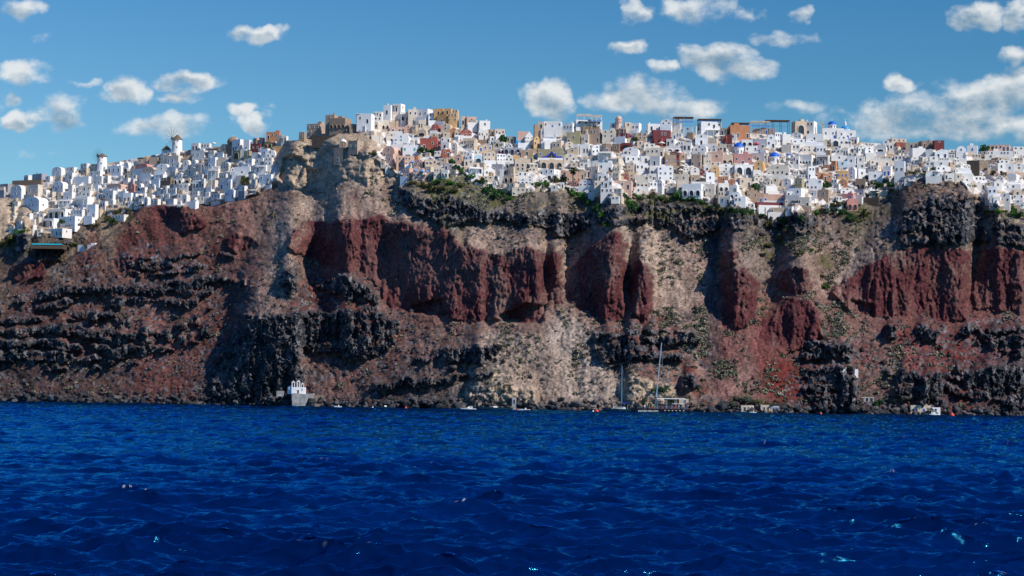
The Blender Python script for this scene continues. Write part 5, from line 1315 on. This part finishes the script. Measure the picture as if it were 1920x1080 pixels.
for x, hh in ((-.38, 1.9), (.0, 2.2), (.3, 1.2)):
    m = MB(); m.box(x * W_ - .7, .2, H_ - .3, x * W_ - .35, .8, H_ + hh); m.box(x * W_ + .35, .2, H_ - .3, x * W_ + .7, .8, H_ + hh); m.prism([(x * W_ - .9, H_ + hh), (x * W_ + .9, H_ + hh), (x * W_, H_ + hh + .9)], .15, .85); m.build('bell_gable', [WALL['W']], r_)
m = MB(); m.lathe([(1.3, H_ - 3)] + dome_prof(1.3, H_ - .6), 12, 0, Matrix.Translation((-W_ * .62, 2, 0))); m.build('apse', [WALL['W']], r_, True)
wall_thing(548, 738, 588, 748, mat('whitewash_worn', (.36, .35, .335), .9, .5, .8, .12), 'worn whitewashed terrace wall carrying the shore chapel', 6, 'terrace_wall', Y=YC)
wall_thing(588, 741, 608, 751, STONE, 'low ruined stone wall right of the chapel terrace', 3, 'ruin_wall', Y=YC + .5)
shorebox(525, 752, 13, 19, 3, 'Y', 'grey stone hut with a dark doorway left of the shore chapel', 'hut', 'hut', [('archway', 0, .05, 1.3, 2.4, GLASS_SHADE)])
stairs(578, 757, 552, 745, 'pale ramp of steps leading down from the chapel terrace to the rocks', 1.5, WALL['Y'])
shorebox(964, 757, 8, 11, 2.5, 'Y', 'small grey concrete booth with a blue-grey door above the moored boats', 'hut', 'hut', [('door', 0, .02, 1.0, 1.9, GLASS_SHADE)])
shorebox(1401, 771, 24, 11, 4, 'C', 'cream boathouse with a dark gap beside it, left one of the pair', 'boathouse', 'boathouse', [('door', -.2, 0, 1.0, 1.8, GLASS_SHADE), ('window', .1, .4, .7, .8, GLASS_SHADE), ('archway', .36, 0, 1.4, 1.9, GLASS_SHADE)])
shorebox(1437, 771, 22, 12, 4, 'C', 'cream boathouse with two wooden doors, right one of the pair', 'boathouse', 'boathouse', [('door', -.2, 0, 1.0, 1.8, TIMBER), ('door', .12, 0, 1.0, 1.8, TIMBER), ('window', .36, .4, .7, .8, GLASS_SHADE)])
shorebox(1455, 771, 12, 10, 4, 'Y', 'grey shed with a blue door right of the cream boathouses', 'shed', 'shed', [('door', 0, 0, 1.1, 1.8, GBLUE)])
shorebox(1726, 774, 38, 14, 5, 'C', 'pale block of boathouses with many doors on the right shore', 'boathouse', 'boathouse', [('door', -.38, 0, .9, 1.8, GLASS_SHADE), ('door', -.2, 0, .9, 1.8, TIMBER), ('window', -.05, .5, .6, .8, GLASS_SHADE), ('door', .15, 0, 1.0, 1.9, GBLUE), ('window', .35, .45, .7, .8, GLASS_SHADE)])
shorebox(1754, 774, 17, 10, 4, 'W', 'small white annex with square dark window beside the right boathouses', 'boathouse', 'boathouse', [('window', 0, .3, 1.0, 1.1, GLASS_SHADE)])
shorebox(1730, 762, 16, 7, 3, 'W', 'upper white shed standing behind the right boathouses', 'shed', 'shed', [('window', 0, .4, .7, .8, GLASS_SHADE)])
shorebox(1563, 771, 24, 9, 2, mat('paint_blue', (.03, .10, .30), .7, .2, 1, .03), 'deep blue boat shed doors set in the dark cave cliff', 'shed', 'shed', [('door', -.25, 0, 1.2, 1.6, GBLUE), ('door', .2, 0, 1.2, 1.6, GBLUE)])
shorebox(1625, 753, 28, 9, 3, STONE, 'rough stone store with three dark openings on the right shore', 'store', 'store', [('door', -.3, 0, 1.5, 1.7, GLASS_SHADE), ('door', 0, 0, 1.5, 1.7, GLASS_SHADE), ('door', .3, 0, 1.5, 1.7, GLASS_SHADE)])
shorebox(1580, 694, 13, 5.5, 3, 'W', 'lonely white hut on top of the dark lava bluff', 'hut', 'hut', [('archway', -.1, 0, 1.2, 1.3, GLASS_SHADE), ('window', .3, .4, .6, .6, GLASS_SHADE)])
wall_thing(1598, 692.5, 1609, 694.5, WALL['W'], 'short white wall right of the lonely hut', .6)
shorebox(1282, 757, 18, 9, 3, 'C', 'sand coloured shed behind the catamaran stern', 'shed', 'shed', [('door', .1, 0, 1.1, 1.7, GLASS_SHADE)])
wall_thing(1575, 772, 1640, 777, mat('quay_brown', (.22, .12, .09), .95, .3, 1, .1), 'low brown quay right of the blue sheds', 4, 'quay')
wall_thing(590, 757, 630, 761, STONE, 'low stone jetty right of the shore chapel', 3, 'jetty')

# ------------------------------------------------------------------ rocks
def rock_mesh(seed):
    bm = bmesh.new(); bmesh.ops.create_icosphere(bm, subdivisions=2, radius=1)
    r = np.random.RandomState(seed); pl_ = r.randn(9, 3); pl_ /= np.linalg.norm(pl_, axis=1)[:, None]; hh = r.uniform(.55, .95, 9)
    for v in bm.verts:
        c = np.array(v.co)
        for n_, h_ in zip(pl_, hh):
            dd = c @ n_ - h_
            if dd > 0: c -= n_ * dd
        v.co = c * (1, .9, .8) * (1 + .06 * r.randn())
    me = bpy.data.meshes.new('boulder'); bm.to_mesh(me); bm.free(); return me
BMAT = [mat('lava_block', (.035, .036, .04), .9, .6, 1.2, .15), mat('lava_block_grey', (.11, .105, .105), .9, .5, 1.2, .15), mat('tuff_block', (.24, .17, .13), .95, .4, 1.2, .15)]
RM = []
for k in range(6):
    a = rock_mesh(k)
    for j in range(3):
        b = a.copy(); b.materials.clear(); b.materials.append(BMAT[j]); RM.append(b)
SHORE_ZONES = [(515, 615, 'below the chapel terrace'), (0, 130, 'at the far left waterline'), (130, 260, 'below the left lava beds'), (260, 400, 'left of the black headland'), (400, 515, 'under the black headland'), (615, 700, 'right of the stone jetty'), (700, 870, 'under the boulder slope'),
               (1000, 1110, 'under the pale scree'), (1290, 1380, 'left of the cream boathouses'), (1470, 1545, 'below the red scree'), (1600, 1700, 'by the stone store'), (1800, 1920, 'at the far right waterline')]
for za, zb, ph in SHORE_ZONES:
    n = max(5, int((zb - za) / 9))
    for k in range(n):
        u = za + (zb - za) * (k + rng.uniform(.1, .9)) / n
        vw = float(np.interp(u, ug, VW)); v = vw - rng.uniform(0, 12) ** 1.0
        Yd, P_ = place_base(u, v)
        pale = rng.random() < .3
        me_ = RM[rng.randrange(6) * 3 + (1 if pale else 0)]
        o = bpy.data.objects.new('boulder', me_); COL.objects.link(o)
        sc = rng.uniform(.8, 2.1) if rng.random() < .8 else rng.uniform(2, 3.2)
        o.location = (P_[0], P_[1] - .3, max(P_[2], 0.0) + sc * .15); o.scale = (sc * rng.uniform(.8, 1.4), sc, sc * rng.uniform(.6, 1.0)); o.rotation_euler = (rng.uniform(-.4, .4), rng.uniform(-.4, .4), rng.uniform(0, 6))
        setprops(o, ('pale grey' if pale else 'black') + ' lava boulder ' + ph, 'boulder', ('pale' if pale else 'black') + ' boulders ' + ph)
# loose rubble on the slopes and along the water: nobody could count it
def scatter(n, wfun, seed, jitter=1.0):
    r = np.random.RandomState(seed)
    w = np.maximum(wfun, 0).ravel(); c = np.cumsum(w); idx = np.searchsorted(c, r.rand(n) * c[-1])
    ii, jj = np.unravel_index(np.clip(idx, 0, w.size - 1), U.shape)
    return ii, jj, r
inf = (U > -60) & (U < 1980)
wr = inf * (below > .9) * (V < VW[None] + 1) * (0.25 + 2.4 * shorek + 1.2 * sstep(.02, .3, blur(blur(mLav, 20, 0), 24, 1)) + 1.6 * np.exp(-((U - 760) / 90) ** 2 - ((V - 725) / 40) ** 2) + 1.2 * np.exp(-((U - 330) / 90) ** 2 - ((V - 710) / 40) ** 2)) * (1 - kR)
ico = bmesh.new(); bmesh.ops.create_icosphere(ico, subdivisions=1, radius=1)
iv = np.array([v.co[:] for v in ico.verts]); ifc = np.array([[v.index for v in f.verts] for f in ico.faces]); ico.free()
NR = 9000
ii, jj, r = scatter(NR, wr, 5)
cen = PT[ii, jj]
siz = 0.28 + 0.9 * r.rand(NR) ** 4 + shorek[ii, jj] * 0.45 * r.rand(NR)
vv = iv[None] * (1 + .35 * r.randn(NR, len(iv), 1)) * siz[:, None, None] * r.uniform(.6, 1.3, (NR, 1, 3)) + cen[:, None]
ff = ifc[None] + (np.arange(NR) * len(iv))[:, None, None]
cr = colr[ii, jj] * r.uniform(.4, 1.35, (NR, 1)); dk = r.rand(NR) < .35 + .4 * shorek[ii, jj]
cr[dk] = np.array([.045, .045, .05]) * r.uniform(.5, 2.2, (dk.sum(), 1))
me = npmesh('rubble', vv.reshape(-1, 3), ff.reshape(-1, 3), False, np.repeat(cr, len(iv), 0))
setprops(link('rubble', me, None, [ROCK]), 'loose dark and brown rubble strewn over the scree and the shore', 'rubble', kind='stuff')

# ------------------------------------------------------------------ plants
def leafmat(name, c, var=.5):
    m = mat(name, c, .85, var, .9, 0); m.node_tree.nodes['Principled BSDF'].inputs['Specular IOR Level'].default_value = .15
    return m
LEAF = {'dark green': leafmat('leaf_dark_green', (.036, .095, .03)), 'bright green': leafmat('leaf_green', (.075, .175, .035)), 'olive': leafmat('leaf_olive', (.115, .115, .045)), 'grey green': leafmat('leaf_grey', (.11, .115, .085)), 'dry brown': leafmat('leaf_dry', (.13, .095, .06)), 'crimson': leafmat('leaf_crimson', (.30, .012, .07), .3)}
def leaf_cloud(n, r, lump=7, flat=.75, size=.13):
    """leaf sized faces spread through lumpy clumps"""
    cl_ = r.randn(lump, 3) * (.42, .42, .3); cl_[:, 2] = np.abs(cl_[:, 2]) + .15
    k = r.randint(0, lump, n)
    d = r.randn(n, 3); d /= np.linalg.norm(d, axis=1)[:, None]
    c = cl_[k] + d * (r.uniform(.2, .48, (lump, 1))[k]) * r.uniform(.5, 1, (n, 1)) ** .4 * (1, 1, flat)
    c[:, 2] = np.maximum(c[:, 2], -.1)
    a = r.randn(n, 3); a /= np.linalg.norm(a, axis=1)[:, None]; b = np.cross(a, r.randn(n, 3)); b /= np.linalg.norm(b, axis=1)[:, None]
    s_ = size * r.uniform(.6, 1.4, (n, 1))
    q = np.stack([c - a * s_, c + b * s_ * .6, c + a * s_, c - b * s_ * .6], 1)
    return q.reshape(-1, 3), np.arange(n * 4).reshape(n, 4)
SHM = {}
for nm in LEAF:
    SHM[nm] = []
    for k in range(4):
        v_, f_ = leaf_cloud(520, np.random.RandomState(100 + k * 7 + len(nm)))
        me = npmesh('shrub', v_, f_); me.materials.append(LEAF[nm]); SHM[nm].append(me)
SHR = '''897 345 9 9 dg|915 362 14 14 dg|928 372 15 13 dg|940 366 11 11 dg|955 374 10 9 bg|884 334 9 10 bg|868 325 8 8 bg|856 318 9 9 dg|846 308 10 10 dg|1008 348 10 9 bg|1022 350 10 8 bg|1040 342 12 8 ol|1055 340 10 7 ol|905 343 8 9 dg|1072 366 10 9 bg|1090 374 14 12 bg|1104 384 12 13 bg|1118 396 11 12 dg|1128 408 9 10 bg|1140 424 7 8 bg
1168 372 10 11 dg|1178 385 11 12 bg|1186 396 12 14 dg|1196 372 9 8 bg|1220 372 12 9 ol|1236 374 14 9 bg|1252 378 12 8 ol|1272 374 14 12 bg|1284 378 12 9 bg|1300 380 14 10 dg|1316 386 14 9 dg|1334 392 12 8 dg|1352 396 13 9 ol|1372 398 14 9 dg|1390 402 14 10 dg|1408 402 12 10 dg|1426 408 10 8 dg|1412 354 18 9 dg|1500 412 12 9 dg|1444 424 12 9 ol|1466 418 14 9 dg
1530 402 12 9 bg|1552 398 13 10 dg|1566 388 12 9 ol|1578 402 12 10 dg|1592 412 13 10 dg|1580 384 8 8 ol|1604 418 14 9 ol|1622 402 12 7 ol|1548 352 10 11 dg|1645 352 14 11 dg|1668 352 12 10 dg|1626 336 9 6 ol|1655 342 10 7 bg|790 286 9 11 dg|800 288 9 10 dg|812 290 10 11 dg|735 318 6 7 ol|772 345 12 7 ol|792 352 14 8 ol|812 356 14 9 ol|832 356 15 10 ol|852 360 14 10 ol
820 344 13 8 bg|846 346 12 9 bg|864 350 12 9 ol|703 290 9 8 ol|456 348 14 12 ol|462 340 8 7 dg|24 452 22 16 ol|6 462 18 14 ol|40 438 12 8 bg|100 466 14 7 ol|140 460 14 7 ol|180 424 10 7 ol|200 412 9 6 ol|222 400 8 8 ol|242 396 7 8 ol|212 418 12 7 dg|163 468 7 11 db|30 382 14 4 bg|118 418 9 6 dg|1720 326 14 7 ol|1732 330 12 7 ol|1752 318 9 6 bg|1822 352 9 10 ol|1842 346 8 7 ol
1862 328 8 8 db|1876 330 9 9 db|1874 398 12 7 bg|1898 404 10 12 bg|1912 410 12 12 dg|1850 398 12 6 bg|945 266 11 12 dg|938 274 6 6 dg|936 288 8 6 cr|1190 266 7 9 dg|1844 284 9 10 dg|1851 281 8 8 dg|1476 436 12 9 ol|1460 452 13 9 ol|1440 462 12 8 ol|1482 462 12 8 gg|1498 478 12 8 ol|1520 470 10 7 bg|1540 520 12 8 ol|1546 540 11 7 bg|1430 482 12 8 gg
1395 752 16 9 gg|1418 756 15 9 ol|1440 760 13 7 ol|1376 760 12 8 gg|1462 762 10 6 gg|1690 748 16 9 gg|1668 754 15 9 gg|1650 760 13 10 dg|1284 750 10 6 bg|1208 752 9 7 gg|1240 735 14 10 dg|1300 690 8 5 gg|1330 650 9 6 gg|1262 752 9 6 ol'''
KN = {'dg': 'dark green', 'bg': 'bright green', 'ol': 'olive', 'gg': 'grey green', 'db': 'dry brown', 'cr': 'crimson'}
SLM = LM + [('the black catamaran', 1238, 760), ('the cream boathouses', 1425, 765), ('the stone store', 1625, 748), ('the left pale scree', 1300, 640), ('the red tuff crag', 1484, 525), ('the dark cliff band', 1300, 415), ('the cliff-edge white houses', 1000, 345), ('the pink cliff-edge houses', 775, 320), ('the low red house', 1592, 380)]
groups = {}
for k, ln in enumerate(SHR.replace('\n', '|').split('|')):
    q = ln.split(); u, v, w, h = map(float, q[:4]); nm = KN[q[4]]
    s, P_ = base(u, v)
    o = bpy.data.objects.new('shrub', SHM[nm][k % 4]); COL.objects.link(o)
    o.location = (P_[0], P_[1] - .5, P_[2] - .25); o.scale = (w * s * 1.0, w * s * 1.0, h * s * 1.3); o.rotation_euler = (0, 0, rng.uniform(0, 6))
    L_ = min(SLM, key=lambda l: (l[1] - u) ** 2 + (l[2] - v) ** 2)
    key = ('%s %s bush %s %s' % ('big' if w * h > 120 else 'small' if w * h < 70 else 'spreading', nm, direction(u - L_[1], v - L_[2]), L_[0]))
    groups.setdefault(key, []).append((math.hypot(L_[1] - u, L_[2] - v), o))
for key, lst in groups.items():
    lst.sort(key=lambda x: x[0])
    for n, (dd, o) in enumerate(lst):
        setprops(o, key if len(lst) == 1 else ORD[min(n, 6)] + ' ' + key, 'bush', 'bushes along the cliff top')
# grey-green tufts on the scree
wt = inf * (below > .95) * (V < VW[None] - 6) * (1 - kR) * (1 - kL) * (0.12 + 1.6 * np.exp(-((U - 1330) / 110) ** 2 - ((V - 600) / 120) ** 2) + 1.3 * np.exp(-((U - 1480) / 120) ** 2 - ((V - 470) / 60) ** 2) + 1.6 * np.exp(-((U - 1560) / 50) ** 2 - ((V - 560) / 70) ** 2) + .9 * np.exp(-((U - 1660) / 110) ** 2 - ((V - 700) / 60) ** 2) + 1.2 * np.exp(-((U - 1400) / 60) ** 2 - ((V - 730) / 40) ** 2) + 1.4 * np.exp(-((U - 900) / 130) ** 2 - ((V - 375) / 25) ** 2) + 1.4 * np.exp(-((U - 1280) / 160) ** 2 - ((V - 385) / 20) ** 2) + .4 * np.exp(-((U - 1000) / 130) ** 2 - ((V - 680) / 70) ** 2) + .4 * np.exp(-((U - 560) / 80) ** 2 - ((V - 390) / 30) ** 2))
wt = wt * sstep(.38, .75, vnoise(U / 26, V / 34, 2)) * sstep(.3, .7, vnoise(U / 7, V / 8, 5))
NTF = 4200
ii, jj, r = scatter(NTF, wt, 9)
cen = PT[ii, jj]
tr = r.uniform(.35, 1.15, NTF) * (1 + .5 * (r.rand(NTF) < .15))
NL = 16
d = r.randn(NTF, NL, 3); d /= np.linalg.norm(d, axis=2, keepdims=True); d[..., 2] = np.abs(d[..., 2]) * .8
c = cen[:, None] + d * tr[:, None, None] * r.uniform(.5, 1, (NTF, NL, 1))
a = r.randn(NTF, NL, 3); a /= np.linalg.norm(a, axis=2, keepdims=True); b = np.cross(a, r.randn(NTF, NL, 3)); b /= np.linalg.norm(b, axis=2, keepdims=True)
ls = tr[:, None, None] * .42
q = np.stack([c - a * ls, c + b * ls * .7, c + a * ls, c - b * ls * .7], 2).reshape(-1, 3)
tc_ = np.array([[.19, .18, .145], [.13, .13, .08], [.085, .095, .055], [.22, .18, .13]])[r.randint(0, 4, NTF)] * r.uniform(.75, 1.35, (NTF, 1))
me = npmesh('scrub', q, np.arange(len(q)).reshape(-1, 4), False, np.repeat(tc_, NL * 4, 0))
sm_ = bpy.data.materials.new('scrub_leaf'); sm_.use_nodes = True; tt = NT(sm_.node_tree); aa = tt.new('ShaderNodeAttribute', attribute_name='Col')
tt.l.new(tt.mix(1.0, aa.outputs['Color'], tt.mix(tt.noise(tt.new('ShaderNodeTexCoord').outputs['Object'], 2.0), (.6, .6, .6, 1), (1.3, 1.3, 1.2, 1)), 'MULTIPLY'), tt.n['Principled BSDF'].inputs['Base Color']); tt.n['Principled BSDF'].inputs['Roughness'].default_value = .9
setprops(link('scrub', me, None, [sm_]), 'dry grey-green scrub dotted over the scree slopes', 'scrub', kind='stuff')
# the palm
s, P_ = base(1074, 356); P_[1] -= 1.0; root = empty('palm_tree', P_); Ht = 38 * s
m = MB(); pts = [(0, 0, -1.5), (.1, 0, Ht * .3), (-.05, 0, Ht * .65), (0, 0, Ht)]
for a, b, ra, rb in zip(pts[:-1], pts[1:], (.34, .27, .25), (.27, .25, .3)): m.tube(a, b, ra, rb, 10)
m.build('trunk', [TIMBER], root)
def fronds(n, e0, e1, Lf, droop, seed):
    m = MB(); r = random.Random(seed)
    for k in range(n):
        a = r.uniform(0, 6.283); el = r.uniform(e0, e1); L_ = Lf * r.uniform(.8, 1.1)
        p0 = Vector((0, 0, Ht)); dirh = Vector((math.cos(a), math.sin(a), 0)); side = Vector((-math.sin(a), math.cos(a), 0))
        prev = None
        for j in range(7):
            q = j / 6
            c = p0 + dirh * (L_ * q * math.cos(el)) + Vector((0, 0, L_ * q * math.sin(el) - droop * L_ * q * q))
            w = .55 * math.sin(math.pi * min(1, q * .85 + .12)) + .04
            cur = (c - side * w + Vector((0, 0, -w * .45)), c, c + side * w + Vector((0, 0, -w * .45)))
            if prev: m.add([prev[0], prev[1], prev[2], cur[0], cur[1], cur[2]], [(0, 1, 4, 3), (1, 2, 5, 4)])
            prev = cur
    return m
fronds(34, -.1, 1.25, 3.0, .55, 3).build('crown', [leafmat('palm_leaf', (.075, .085, .03))], root)
fronds(22, -1.3, -.5, 2.2, .25, 4).build('dead_fronds', [LEAF['dry brown']], root)
setprops(root, 'single tall palm with bare trunk and shaggy crown before white houses', 'palm tree')
